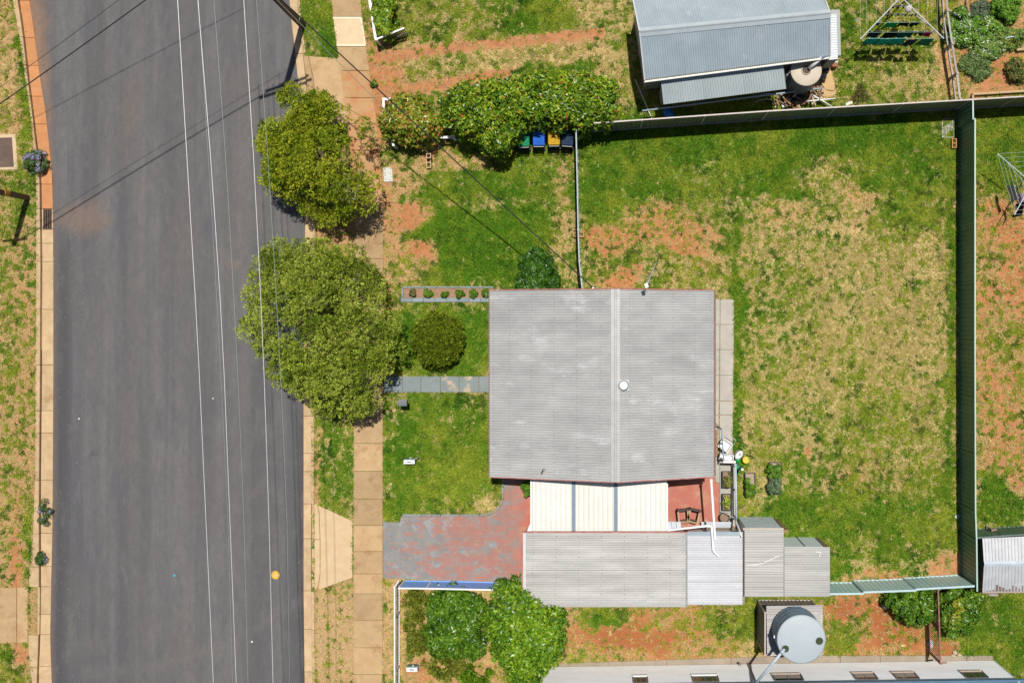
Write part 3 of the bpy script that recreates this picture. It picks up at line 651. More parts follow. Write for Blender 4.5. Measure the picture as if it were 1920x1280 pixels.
fl = thing('flue_pipe', 'short grey pipe bracket leaning over the front roof edge', 'pipe', w3(1014, 890, 3.1))
b = MB(); b.rod(w3(1011, 900, 3.0), w3(1018, 881, 3.55), .03, 8); b.build('pipe', browng, fl); b = MB(); b.rod(w3(1018, 881, 3.5), w3(1021, 878.5, 3.55), .045, 8); b.build('cowl', m_al, fl)
sb = thing('service_bracket', 'small electrical service bracket where the cable meets the roof', 'bracket', w3(1112, 538, 2.9))
b = MB(); bx, by, bz = w3(1112, 540, 3.0); b.rod((bx, by - .1, 2.6), (bx, by, 3.25), .025); b.build('riser', m_al, sb)
for i in range(3):
    b = MB(); b.lathe((bx - .07 + .07 * i, by + .03, 3.18), [(.02, 0), (.03, .02), (.02, .05)], 8); b.build('insulator', darkp, sb)

# ------------------------------------------------------------------ carport
cp = thing('carport', 'cream ribbed carport roof with blue-grey strips below the house', 'carport', w3(1120, 945))
zc = 2.35
for xa, xb in ((998, 1072), (1079, 1151), (1158, 1250)):
    sheets(cp, w3(xa, 896, zc + .05), w3(xb, 896, zc + .05), w3(xa, 995, zc), w3(xb, 995, zc), creamroof, width=9, pitch=.19, amp=.015, prof='trap')
for xa, xb in ((1072.3, 1078.6), (1151.3, 1157.6)):
    b = MB(); p = [w3(xa, 896, zc + .07), w3(xb, 896, zc + .07), w3(xb, 995, zc + .02), w3(xa, 995, zc + .02)]; b.add(p + [(a, c, z - .04) for a, c, z in p], [(0, 1, 2, 3), (7, 6, 5, 4), (0, 4, 5, 1), (1, 5, 6, 2), (2, 6, 7, 3), (3, 7, 4, 0)]); b.build('roof_strip', bluestrip, cp)
b = MB(); b.bar(w3(996, 896, zc), w3(996, 996, zc - .05), .06, .12); b.build('side_fascia', whitep, cp)
b = MB(); b.bar(w3(1251, 906, zc), w3(1251, 996, zc - .05), .05, .12); b.build('side_fascia', whitep, cp)
b = MB(); b.bar(w3(996, 996.5, zc - .03), w3(1251, 996.5, zc - .03), .05, .14); b.build('front_beam', whitep, cp)
for px, py in ((1000, 908), (1000, 990), (1247, 990)):
    b = MB(); x, y = w2(px, py, zc); b.obox((x, y, .02), (.09, .09, zc - .1)); b.build('post', whitep, cp)
b = MB(); b.prism([w2(988, 996, 2.2), w2(996.5, 975, 2.2), w2(996.5, 996, 2.2)], 2.15, 2.19); b.build('corner_gusset', whitep, cp)

# ------------------------------------------------------------------ garage and sheds in a row
def outbuilding(nm, label, cat, roof, wall, wmat, rmat, zt, zb, width=.762, cap=None):
    """roof: (x0,y0,x1,y1) px at height; wall: px rect on ground; corrugations run east-west"""
    x0, y0, x1, y1 = roof; root = thing(nm, label, cat, (*w2((wall[0] + wall[2]) / 2, (wall[1] + wall[3]) / 2), 0))
    a, c = w2(wall[0], wall[1]), w2(wall[2], wall[3]); b = MB(); b.box(min(a[0], c[0]), min(a[1], c[1]), 0, max(a[0], c[0]), max(a[1], c[1]), min(zt, zb) - .06); b.build('wall', wmat, root)
    P = (w3(x0, y0, zt), w3(x0, y1, zt), w3(x1, y0, zb), w3(x1, y1, zb)); sheets(root, *P, rmat, width=width, rows=4)
    return root, P
gar, P = outbuilding('garage', 'long garage with a weathered corrugated roof beside the painted driveway', 'garage', (981, 998, 1287, 1136), (992, 985, 1278, 1107), creamw, galv_w, 2.72, 2.6)
screws(gar, *P, (.06, .2, .34, .48, .62, .76, .9, .98), screwm)
b = MB(); b.bar(w3(979.5, 996, 2.72), w3(979.5, 1136, 2.72), .05, .16); b.build('barge_board', redg, gar)
strip(gar, 'edge_flashing', [(w3(980.5, 997, 2.75), w3(980.5, 1136, 2.75)), (w3(986, 997, 2.755), w3(986, 1136, 2.755))], flash)
b = MB(); b.bar(w3(980, 997, 2.70), w3(1287, 997, 2.6), .05, .12); b.build('barge_board', redg, gar)
b = MB(); b.bar(w3(1287.5, 998, 2.60), w3(1287.5, 1137, 2.60), .06, .12); b.build('gutter', M('grey_gutter', (.2, .2, .2), (.27, .27, .27), 8, .5, metal=.2), gar)
b = MB(); x, y = w2(989, 1045); b.box(x - .06, y - 1.2, .03, x + .04, y + 1.2, 2.2); dd = b.build('door', M('garage_door_grey', (.45, .45, .43), None, 4, .6), gar)
for i in range(5):
    c = MB(); c.box(x - .075, y - 1.15, .1 + i * .42, x - .055, y + 1.15, .44 + i * .42); c.build('panel', M('garage_door_panel', (.52, .52, .50), None, 4, .6), dd)
sd, P = outbuilding('shed', 'bright zincalume skillion roof between the garage and the older sheds', 'shed', (1289, 1003, 1393, 1132), (1287, 990, 1382, 1104), creamw, zinc, 2.36, 2.3, width=.8)
strip(sd, 'edge_flashing', [(w3(1288, 996.5, 2.40), w3(1393, 996.5, 2.34)), (w3(1288, 1003, 2.385), w3(1393, 1003, 2.33))], M('blue_grey_flashing', (.30, .37, .41), (.26, .32, .36), 3, .5, metal=.15))
b = MB(); b.bar(w3(1394.5, 997, 2.34), w3(1394.5, 1131, 2.34), .065, .1); b.build('gutter', M('rusted_gutter', (.26, .15, .09), (.3, .27, .25), 4, .7), sd)
blue_wall = M('faded_blue_sheet', (.68, .77, .82), (.58, .67, .72), 1.3, .6, c3=(.42, .44, .45), scale3=1.2, t3=.58, stretch=(1, 1, 2), metal=.1)
s1, P1 = outbuilding('shed', 'taller rusty-edged corrugated shed next to the zincalume roof', 'shed', (1396, 990, 1469.5, 1116.5), (1384, 968.5, 1447, 1086), blue_wall, galv_r, 2.62, 2.58, width=.74)
b = MB(); x, y = w2(1452, 972); b.obox((x + .06, y - .05, 0), (.16, .12, 2.5)); b.build('corner_post', timber, s1)
strip(s1, 'edge_flashing', [(w3(1393, 989, 2.66), w3(1469, 989, 2.62)), (w3(1393, 993.5, 2.645), w3(1469, 993.5, 2.605))], M('dented_flashing', (.5, .45, .37), (.42, .37, .3), 4, .55, metal=.15))
s2, P2 = outbuilding('shed', 'lowest corrugated shed with pale blue end wall at the end of the row', 'shed', (1470.5, 1025, 1556, 1116.5), (1447.5, 1006.5, 1526, 1090), M('pale_blue_sheet', (.80, .87, .90), (.77, .84, .87), 1, .5, metal=.1), galv_w, 2.08, 2.04, width=.74)
b = MB(); x, y = w2(1532, 1010); b.obox((x, y, 0), (.16, .14, 1.95)); b.build('corner_post', timber, s2)
b = MB(); a = w3(1493, 1006, .03); b.bar((a[0], a[1] + .012, 0), (a[0], a[1] + .012, 1.98), .03, .012); b.build('sheet_joint', darkp, s2)
hs = thing('hose', 'thin white hose lying across the tallest shed roof', 'hose', w3(1430, 1050, 2.6))
b = MB(); b.tube([w3(1399, 1059, 2.625), w3(1418, 1058, 2.625), w3(1432, 1055, 2.625), w3(1444, 1049, 2.625), w3(1454, 1044, 2.625), w3(1461, 1041, 2.625)], .017, 6); b.build('tubing', whitep, hs)
for (a, c, d, e) in ((1528, 1034, 1540, 1035), (1538, 1037, 1536, 1043)):
    b = MB(); b.bar(w3(a, c, 2.105), w3(d, e, 2.105), .03, .012); tag(b.build('tape_scrap', whitep), 'white tape scrap stuck to the lowest shed roof, ' + ('the longer one' if a == 1528 else 'the shorter one'), 'scrap')

# ------------------------------------------------------------------ neighbour's house at the top
nh = thing('house', "neighbour's house with a pale blue corrugated roof at the top", 'house', w3(1370, 50))
rA, rB = w3(1199, 60, 3.75), w3(1557, 25, 3.75); eA, eB = w3(1208.5, 149, 2.75), w3(1557, 104, 2.75)
nA = tuple(2 * np.array(rA) - np.array(eA)); nB = tuple(2 * np.array(rB) - np.array(eB)); nA = (nA[0], nA[1], 2.75); nB = (nB[0], nB[1], 2.75)
def lerp(a, c, t): return tuple(np.array(a) * (1 - t) + np.array(c) * t)
wl_ = [lerp(eA, rA, .1), lerp(eB, rB, .1), lerp(nB, rB, .1), lerp(nA, rA, .1)]; wl_ = [lerp(wl_[0], wl_[1], .015), lerp(wl_[1], wl_[0], .012), lerp(wl_[2], wl_[3], .012), lerp(wl_[3], wl_[2], .015)]
b = MB(); b.prism([(p[0], p[1]) for p in wl_], 0, 2.7); b.build('wall', M('grey_board_wall', (.40, .41, .41), (.35, .36, .36), 3, .8), nh)
for p, q, r_ in ((wl_[0], wl_[3], rA), (wl_[1], wl_[2], rB)):
    b = MB(); m_ = np.array([(p[0] + q[0]) / 2, (p[1] + q[1]) / 2]); off = .03
    b.add([(p[0], p[1], 2.7), (q[0], q[1], 2.7), (m_[0], m_[1], 3.66)], [(0, 1, 2)]); b.build('gable', MATS['grey_board_wall'], nh)
sheets(nh, rA, rB, eA, eB, bluei, rows=4); sheets(nh, rA, rB, nA, nB, bluei, rows=4)
nr = 4
for i in range(nr):
    a, c = lerp(rA, rB, i / nr), lerp(rA, rB, (i + 1) / nr + .001)
    d1 = (np.array(eA) - np.array(rA)) / np.linalg.norm(np.array(eA) - np.array(rA)); d2 = (np.array(nA) - np.array(rA)) / np.linalg.norm(np.array(nA) - np.array(rA)); up = np.array([0, 0, .025])
    a, c = np.array(a), np.array(c)
    strip(nh, 'ridge_cap', [(a + d1 * .2 + up, c + d1 * .2 + up), (a + d1 * .06 + up, c + d1 * .06 + up), (a + up * 2, c + up * 2), (a + d2 * .06 + up, c + d2 * .06 + up), (a + d2 * .2 + up, c + d2 * .2 + up)], M('blue_ridge', (.42, .475, .495), (.38, .43, .46), 3, .5, metal=.1, c3=(.34, .16, .09), scale3=1.2, t3=.74))
gutter(nh, (eA[0], eA[1], eA[2] - .01), (eB[0], eB[1], eB[2] - .01), M('pale_gutter', (.58, .58, .52), (.5, .5, .45), 5, .5), .12, .1, (-.1, -1))
for p, q in ((rA, eA), (rA, nA), (rB, eB), (rB, nB)):
    b = MB(); b.bar((p[0], p[1], p[2] - .05), (q[0], q[1], q[2] - .05), .04, .14); b.build('barge_board', M('white_barge', (.6, .62, .62), None, 5, .5), nh)
for px, py in ((1201, 96),):
    window(nh, (*w2(px + 2.5, py, 1.4),), 1.0, 1.1, 'W', 1.0)
lt = thing('lean_to', 'low lean-to with grey-green corrugated roof below the blue roof', 'lean-to', w3(1350, 165))
la, lb, lc, ld = w3(1239, 151, 2.42), w3(1467, 119, 2.42), w3(1244, 196, 2.2), w3(1473, 167, 2.2)
sheets(lt, la, lb, lc, ld, M('grey_green_iron', (.40, .45, .45), (.36, .405, .41), 1.2, .45, metal=.35, rand=.04), rows=3)
b = MB(); b.prism([lerp(la, lb, .01)[:2], lerp(lb, la, .02)[:2], lerp(lerp(ld, lb, .42), lerp(lc, la, .42), .03)[:2], lerp(lerp(lc, la, .42), lerp(ld, lb, .42), .012)[:2]], 0, 2.14); b.build('wall', M('lean_to_wall', (.42, .45, .47), (.36, .39, .41), 3, .7), lt)
an2 = thing('lean_to', 'narrow white ribbed annex roof on the right end of the blue-roofed house', 'lean-to', w3(1563, 70))
sheets(an2, w3(1553, 27, 2.55), w3(1550, 112, 2.55), w3(1568.5, 26, 2.45), w3(1571, 110, 2.45), M('white_iron', (.62, .65, .65), (.56, .59, .60), 2, .5, rand=.03), width=.8)
b = MB(); b.prism([w2(1535, 50), w2(1551, 50), w2(1553, 131), w2(1535, 133)], 0, 2.4); b.build('wall', M('ribbed_grey_wall', (.36, .37, .36), (.28, .29, .28), 12, .7, stretch=(3, 3, .2)), an2)

# ------------------------------------------------------------------ neighbour's house at the bottom
sh = thing('house', 'white weatherboard house along the bottom edge with a blue-grey roof', 'house', w3(1440, 1262))
p0, p1 = np.array(w2(984, 1251)), np.array(w2(1862, 1238)); u = (p1 - p0) / np.linalg.norm(p1 - p0); nrm = np.array([-u[1], u[0]]); LW = np.linalg.norm(p1 - p0)
b = MB(); dpt = 8.; wh = 2.75
b.prism([p0 - nrm * .03, p1 - nrm * .03, p1 - nrm * dpt, p0 - nrm * dpt], 0, wh); b.build('wall', M('white_wall_core', (.66, .66, .66), None, 3, .6), sh)
wtop = M('white_weatherboard', (.84, .845, .85), (.80, .805, .81), 2, .5, rand=.02)
nb = 18
for i in range(nb):      # each board slopes out towards its bottom edge
    z0 = .12 + i * (wh - .12) / nb; z1 = z0 + (wh - .12) / nb + .006; b = MB()
    q = lambda s, o_, z: (*(p0 + u * s + nrm * o_), z)
    v = [q(0, .042, z0), q(LW, .042, z0), q(LW, -.006, z1), q(0, -.006, z1), q(0, -.03, z0), q(LW, -.03, z0), q(LW, -.03, z1), q(0, -.03, z1)]
    b.add(v, [(0, 1, 2, 3), (5, 4, 7, 6), (4, 5, 1, 0), (3, 2, 6, 7), (1, 5, 6, 2), (4, 0, 3, 7)]); b.build('weatherboard', wtop, sh)
curt = M('window_curtain', (.5, .44, .38), (.36, .31, .27), 4, .8, stretch=(12, 1, 1)); frm = M('grey_frame', (.2, .21, .23), None, 5, .5)
for i, (xa, xb) in enumerate(((1187, 1213), (1297, 1344), (1447, 1500), (1597, 1637), (1672, 1713), (1800, 1840))):
    sc = (1 - 1.45 / H); s0 = np.dot(np.array(w2(xa, 1262, 1.45)) - p0, u); s1 = np.dot(np.array(w2(xb, 1262, 1.45)) - p0, u)
    zb_, zt_ = (1.5, 2.25)
    q = lambda s, o_, z: (*(p0 + u * s + nrm * o_), z)
    def slabv(sa, sb_, oa, ob, za, zb2, nm, mat, par):
        v = [q(sa, oa, za), q(sb_, oa, za), q(sb_, ob, za), q(sa, ob, za), q(sa, oa, zb2), q(sb_, oa, zb2), q(sb_, ob, zb2), q(sa, ob, zb2)]
        b = MB(); b.add(v, [(3, 2, 1, 0), (4, 5, 6, 7), (0, 1, 5, 4), (1, 2, 6, 5), (2, 3, 7, 6), (3, 0, 4, 7)]); return b.build(nm, mat, par)
    o = slabv(s0, s1, .03, .046, zb_, zt_, 'window', frm, sh)
    m_ = (s0 + s1) / 2
    for a_, c_ in ((s0 + .05, m_ - .02), (m_ + .02, s1 - .05)):
        slabv(a_, c_, .0465, .052, zb_ + .05, zt_ - .3, 'pane', curt if i in (2, 3, 4) else glass, o); slabv(a_, c_, .0465, .051, zt_ - .29, zt_ - .05, 'pane', glass, o)
    slabv(s0 - .04, s1 + .04, .03, .095, zb_ - .05, zb_ - .005, 'sill', M('brown_sill', (.42, .33, .25), None, 6, .6) if i > 1 else whitep, o)
    for a_ in (s0 - .03, s1): slabv(a_, a_ + .03, .03, .075, zb_, zt_, 'jamb', frm, o)
blueroof = M('blue_grey_roof', (.10, .16, .23), (.12, .185, .26), 2, .45, metal=.1, rand=.03)
ga, gb = p0 + nrm * .0 - u * .3, p1 + u * .35 + nrm * .0
gutter(sh, (*ga, 2.86), (*gb, 2.86), M('blue_gutter', (.07, .14, .22), (.09, .17, .25), 3, .4), .15, .12, tuple(nrm))
ra, rb = p0 - nrm * 4 - u * .3, p1 - nrm * 4 + u * .35
sheets(sh, (*ra, 4.2), (*rb, 4.2), (*ga, 2.88), (*gb, 2.88), blueroof, rows=2, width=.8)
ka, kb = p0 - nrm * 8.2 - u * .3, p1 - nrm * 8.2 + u * .35
sheets(sh, (*ra, 4.2), (*rb, 4.2), (*ka, 2.88), (*kb, 2.88), blueroof, rows=2, width=.8)
for aa, cc in ((p0, -1), (p1, 1)):
    b = MB(); e = .0; b.add([(*(aa - nrm * .03), wh), (*(aa - nrm * 8), wh), (*(aa - nrm * 4), 4.12)], [(0, 1, 2)]); b.build('gable', wtop, sh)
b = MB(); dx = np.dot(np.array(w2(1402, 1248)) - p0, u); pp = p0 + u * dx + nrm * .06; b.rod((*pp, .05), (*pp, 2.8), .045, 8); b.build('downpipe', frm, sh)
b = MB(); b.bar((*(p1 + u * .02), .1), (*(p1 + u * .02), wh), .07, .07); b.build('corner_stop', whitep, sh)
tp = thing('tap', 'garden tap pipe against the white wall near the water tank', 'tap', (*w2(1384, 1240), 0))
x, y = w2(1385, 1239); b = MB(); b.tube([(x, y, 0), (x, y, .6), (x - .02, y + .1, .66)], .02, 6); b.build('standpipe', m_al, tp); b = MB(); b.obox((x - .02, y + .1, .64), (.06, .05, .07)); b.build('spout', browng, tp)
# ------------------------------------------------------------------ fences
green_f = M('dark_green_colorbond', (.11, .20, .14), (.09, .17, .118), 2, .45, rand=.05, spec=.5)
brown_f = M('bronze_green_sheet', (.20, .20, .15), (.16, .175, .125), 1.5, .55, rand=.08)
mint = M('pale_mint_rail', (.36, .49, .42), (.32, .44, .38), 5, .45); pinkr = M('dusty_pink_rail', (.50, .42, .39), (.43, .37, .34), 5, .5)
teal_f = M('pale_teal_sheet', (.52, .70, .68), (.46, .64, .62), 2, .45, rand=.05); tealr = M('pale_teal_rail', (.42, .54, .55), (.36, .48, .5), 5, .45)
blue_f = M('bright_blue_sheet', (.20, .42, .86), (.17, .37, .8), 2, .45, rand=.03)
def panel(root, a, c, z0, z1, mat, rail, pitch=.19, amp=.02, railw=.05, post=True, side=1, railh=.05):
    a, c = np.array(a), np.array(c); L_ = np.linalg.norm(c - a); u_ = (c - a) / L_; n_ = np.array([-u_[1], u_[0]]) * side
    k = max(2, round(L_ / pitch)); us = []
    for i in range(k):
        for t, h in ((0, 0), (.5, 0), (.6, 1), (.9, 1)): us.append(((i + t) / k * L_, h * amp))
    us.append((L_, 0)); v = []; f = []
    for z in (z0 + .02, z1 - .02):
        for s_, h in us: v.append((*(a + u_ * s_ + n_ * h), z))
    m_ = len(us); f = [(i, i + 1, m_ + i + 1, m_ + i) for i in range(m_ - 1)]
    b = MB(); b.add(v, f); b.build('panel', mat, root)
    b = MB(); b.bar((*a, z1), (*c, z1), railw, railh); b.build('top_rail', rail, root)
    b = MB(); b.bar((*a, z0 + .04), (*c, z0 + .04), railw, .06); b.build('bottom_rail', mat if rail in (mint, whitep) else rail, root)
    if post:
        b = MB(); b.obox((*a, z0 - .05), (.065, .065, z1 - z0 + .06), atan2(u_[1], u_[0])); b.build('post', rail if rail is not mint else green_f, root)
def fence(nm, label, pts, h, mat, rail, plen=2.35, **kw):
    root = thing(nm, label, 'fence', (*w2(*pts[len(pts) // 2], h), 0)); W_ = [np.array(w2(*p, h)) for p in pts]
    for a, c in zip(W_[:-1], W_[1:]):
        n = max(1, round(np.linalg.norm(c - a) / plen))
        for i in range(n): panel(root, a + (c - a) * i / n, a + (c - a) * (i + 1) / n, 0., h, mat, rail, **kw)
    return root
fence('fence', 'bronze sheet-metal boundary fence across the top of the big back yard', [(1086,233),(1440,208.5),(1822,187),(1990,177)], 1.9, brown_f, pinkr)
ef = fence('fence', 'tall dark green ribbed fence down the right side of the back yard', [(1824,187.5),(1824.5,223),(1828,223.5),(1828,640),(1829,960),(1831,1013),(1832,1108)], 1.9, green_f, mint, side=1, railw=.055)
sf = thing('fence', 'pale teal stepped fence joining the sheds to the tall green fence', 'fence', w3(1690, 1085))
for (xa, ya, xb, yb, z) in ((1540, 1113, 1620, 1112, 1.82), (1620, 1109.5, 1718, 1106, 1.9), (1718, 1104, 1827, 1098, 1.86)):
    panel(sf, w2(xa, ya, z), w2(xb, yb, z), 0, z, teal_f, tealr, side=1, railw=.08)
fence('fence', 'thin pale green dividing fence between front and back yards', [(1080,243),(1081.5,300),(1083,370),(1084,430),(1086,490),(1092,545)], 1.7, green_f, M('pale_green_rail', (.30, .37, .35), (.25, .31, .3), 5, .5), plen=1.5)
bf = fence('fence', 'bright blue corrugated fence with white rail beside the driveway', [(748,1102),(800,1102.5),(936,1105.5)], 1.25, blue_f, whitep, plen=3.2, pitch=.0762, amp=.012, side=1, railw=.06)
fence('fence', 'dark green ribbed fence behind the grey garden shed at right', [(1832,1008),(1880,1004),(1990,997)], 1.6, green_f, M('dark_rail', (.12, .17, .15), None, 5, .5), side=1)
# white picket-and-rail front fence, bottom left
wf = thing('picket_fence', 'white steel picket fence along the footpath at the bottom left', 'fence', w3(749, 1190))
zt_ = 1.05; ws = M('white_steel', (.72, .72, .73), (.66, .66, .68), 6, .45)
for (ya, yb) in ((1100, 1156), (1156.6, 1259), (1259.6, 1362)):
    for z in (.12, zt_):
        b = MB(); b.bar(w3(740, ya, z) if z > 1 else (*w2(740, ya, zt_), z), (*w2(740, yb, zt_), z), .055, .05); b.build('rail', ws, wf)
    x, y = w2(740, ya, zt_); b = MB(); b.obox((x, y, 0), (.07, .07, zt_ + .05)); b.build('post', ws, wf)
    n = int((yb - ya) * S / .11)
    for i in range(1, n):
        x, y = w2(740, ya + (yb - ya) * i / n, zt_); b = MB() 
        if i == 1: b.obox((x, y, .15), (.02, .02, .88)); pk = b.build('picket', ws, wf).data; continue
        put('picket', pk, (x, y, .15), wf)
b = MB(); b.bar((*w2(740, 1100, zt_), zt_), (*w2(748, 1088, 1.2), 1.2), .05, .05); b.build('rail', ws, wf)
# rusty red bar fence, bottom right
rbf = thing('bar_fence', 'rust-red steel bar fence between the two glossy bushes at bottom right', 'fence', w3(1735, 1170))
m_rr = M('rust_red_steel', (.22, .085, .065), (.3, .15, .12), 8, .7); 
fa, fb = np.array(w2(1759, 1106, 1.55)), np.array(w2(1763.5, 1243, 1.55)); n = 34
for z in (.15, 1.55):
    b = MB(); b.bar((*fa, z), (*fb, z), .05, .04); b.build('rail', m_rr, rbf)
for i in range(n + 1):
    p = fa + (fb - fa) * i / n
    if i == 0: b = MB(); b.obox((*p, .12), (.02, .02, 1.44)); pk = b.build('bar', m_rr, rbf).data
    else: put('bar', pk, (*p, .12), rbf)
for t in (0, .5, 1):
    p = fa + (fb - fa) * t; b = MB(); b.obox((*p, 0), (.06, .06, 1.6)); b.build('post', m_rr, rbf)
b = MB(); q_ = np.array(w2(1775, 1241, 1.5)); b.bar((*fb, 1.52), (*q_, 1.52), .06, .04); b.build('wall_cleat', timber, rbf)
# timber rail fence of the flower garden, top right
tf = thing('rail_fence', 'weathered grey timber rail fence beside the flower garden', 'fence', w3(1783, 90)); gt = M('silver_timber', (.40, .36, .33), (.30, .27, .25), 8, .85, rand=.1)
tp_ = [(1773,-40),(1776,20),(1785,82),(1794,138),(1800,186)]
W_ = [np.array(w2(*p, 1.0)) for p in tp_]
for a, c in zip(W_[:-1], W_[1:]):
    for z in (.45, 1.0):
        b = MB(); b.bar((*a, z), (*c, z), .075, .05); b.build('rail', gt, tf)
for p in W_:
    b = MB(); b.obox((p[0] + .02, p[1], 0), (.09, .09, 1.08)); b.build('post', gt, tf)
# white rail fence and slatted gate, top left of the yards
nf = thing('rail_fence', 'white timber rail fence beside the shrub bed at the top', 'fence', w3(700, 35))
W_ = [np.array(w2(*p, .95)) for p in ((690,-40),(694,8),(697,22),(704.5,74))]
for a, c in zip(W_[:-1], W_[1:]):
    for z in (.3, .95):
        b = MB(); b.bar((*a, z), (*c, z), .10, .05); b.build('rail', whitep, nf)
for p in W_[1:]:
    b = MB(); b.obox((p[0] + .03, p[1], 0), (.1, .1, .98)); b.build('post', whitep, nf)
sg = thing('slatted_fence', 'short grey slatted fence end with white top rail beside the dirt track', 'fence', w3(735, 70))
a, c = np.array(w2(705, 74.5, .95)), np.array(w2(758, 53, .95)); gs = M('grey_slat', (.17, .155, .15), (.22, .2, .19), 6, .7, rand=.12); n = 17
for z, m_ in ((.95, whitep), (.25, gs)):
    b = MB(); b.bar((*a, z), (*c, z), .06, .07); b.build('rail', m_, sg)
for i in range(n):
    p = a + (c - a) * (i + .5) / n; b = MB(); b.obox((p[0], p[1], .05), (.04 if i else .14, .02, .87), atan2(c[1] - a[1], c[0] - a[0])); b.build('slat', gs, sg)
# low white fence round the orange-tipped bush
lf = thing('rail_fence', 'low white fence partly hidden under the orange-tipped bush', 'fence', w3(724, 225))
for pts in ([(742,186),(719,186),(720,212)], [(720,212),(731,258),(738,272)], [(806,259),(850,257)]):
    W_ = [w2(*p, .8) for p in pts]
    for q0, q1 in zip(W_[:-1], W_[1:]):
        b = MB(); b.bar((*q0, .8), (*q1, .8), .09, .06); b.build('rail', whitep, lf)
    for q0 in W_:
        b = MB(); b.obox((*q0, 0), (.09, .09, .84)); b.build('post', whitep, lf)
# ------------------------------------------------------------------ foliage
leafm = M('leaf_matte', None, rough=.6, spec=.25, attr='col', trans=.22); leafg = M('leaf_glossy', None, rough=.35, spec=.38, attr='col', trans=.15)
bark = M('bark', (.13, .095, .07), (.2, .15, .11), 12, .9, bump=.5, bscale=30)
def unit(v): return v / (np.linalg.norm(v, axis=1, keepdims=True) + 1e-9)
def leaves(cen, axis, nrm, Ln, Wd, cols, mat, name, curl=.0):
    side = unit(np.cross(nrm, axis)); n = len(cen); Ln = np.asarray(Ln).reshape(-1, 1) * np.ones((n, 1)); Wd = np.asarray(Wd).reshape(-1, 1) * np.ones((n, 1))
    v = np.empty((n, 4, 3)); mid = cen + axis * Ln * .05 - nrm * Ln * curl
    v[:, 0] = cen - axis * Ln / 2; v[:, 1] = mid + side * Wd / 2; v[:, 2] = cen + axis * Ln / 2; v[:, 3] = mid - side * Wd / 2
    return fastmesh(name, v.reshape(-1, 3), 4, cols, mat)
def crown_points(poly, z0, z1, ncl, rcl, n, seed, inner=.22, dome=.75, flat=.75, rough=.35, inset=0., hollow=0.):
    r = np.random.default_rng(seed); cen = np.mean(poly, 0); rad_ = np.mean(np.hypot(*(np.array(poly) - cen).T)); poly = [tuple(cen + (np.array(q) - cen) * (1 - inset / rad_)) for q in poly]; P = np.array(poly); lo, hi = P.min(0), P.max(0)
    c = r.uniform(lo, hi, (ncl * 12, 2)); c = c[inpoly(c[:, 0], c[:, 1], poly)]
    if hollow: c = c[fbm(c[:, 0] * 1.25 + seed, c[:, 1] * 1.25, seed, 2) > hollow]
    c = c[:ncl]; d = edgedist(c[:, 0], c[:, 1], poly); big = d.max() * dome
    t = np.clip(d / big, 0, 1); hgt = np.sqrt(1 - (1 - t) ** 2)
    cz = z0 + (z1 - z0) * hgt * (1 - rough * r.random(len(c))); crad = rcl * r.uniform(.6, 1.25, len(c))
    crad = np.minimum(crad, .12 + d * 1.2 + rcl * .35)
    if hollow: cz = cz - (z1 - z0) * .75 * np.clip(.62 - fbm(c[:, 0] * .8 + 5, c[:, 1] * .8, seed + 9, 2), 0, .4)
    k = r.integers(0, len(c), n); dr = unit(r.normal(size=(n, 3))); dr[:, 2] = np.where(dr[:, 2] < -.25, -dr[:, 2], dr[:, 2])
    rad = crad[k] * np.where(r.random(n) < inner, r.random(n) ** .5, r.uniform(.82, 1.08, n))
    pos = np.empty((n, 3)); pos[:, :2] = c[k] + dr[:, :2] * rad[:, None]; pos[:, 2] = cz[k] - crad[k] * .5 + dr[:, 2] * rad * flat
    pos[:, 2] = np.maximum(pos[:, 2], .03)
    return pos, dr, k, r, c, cz
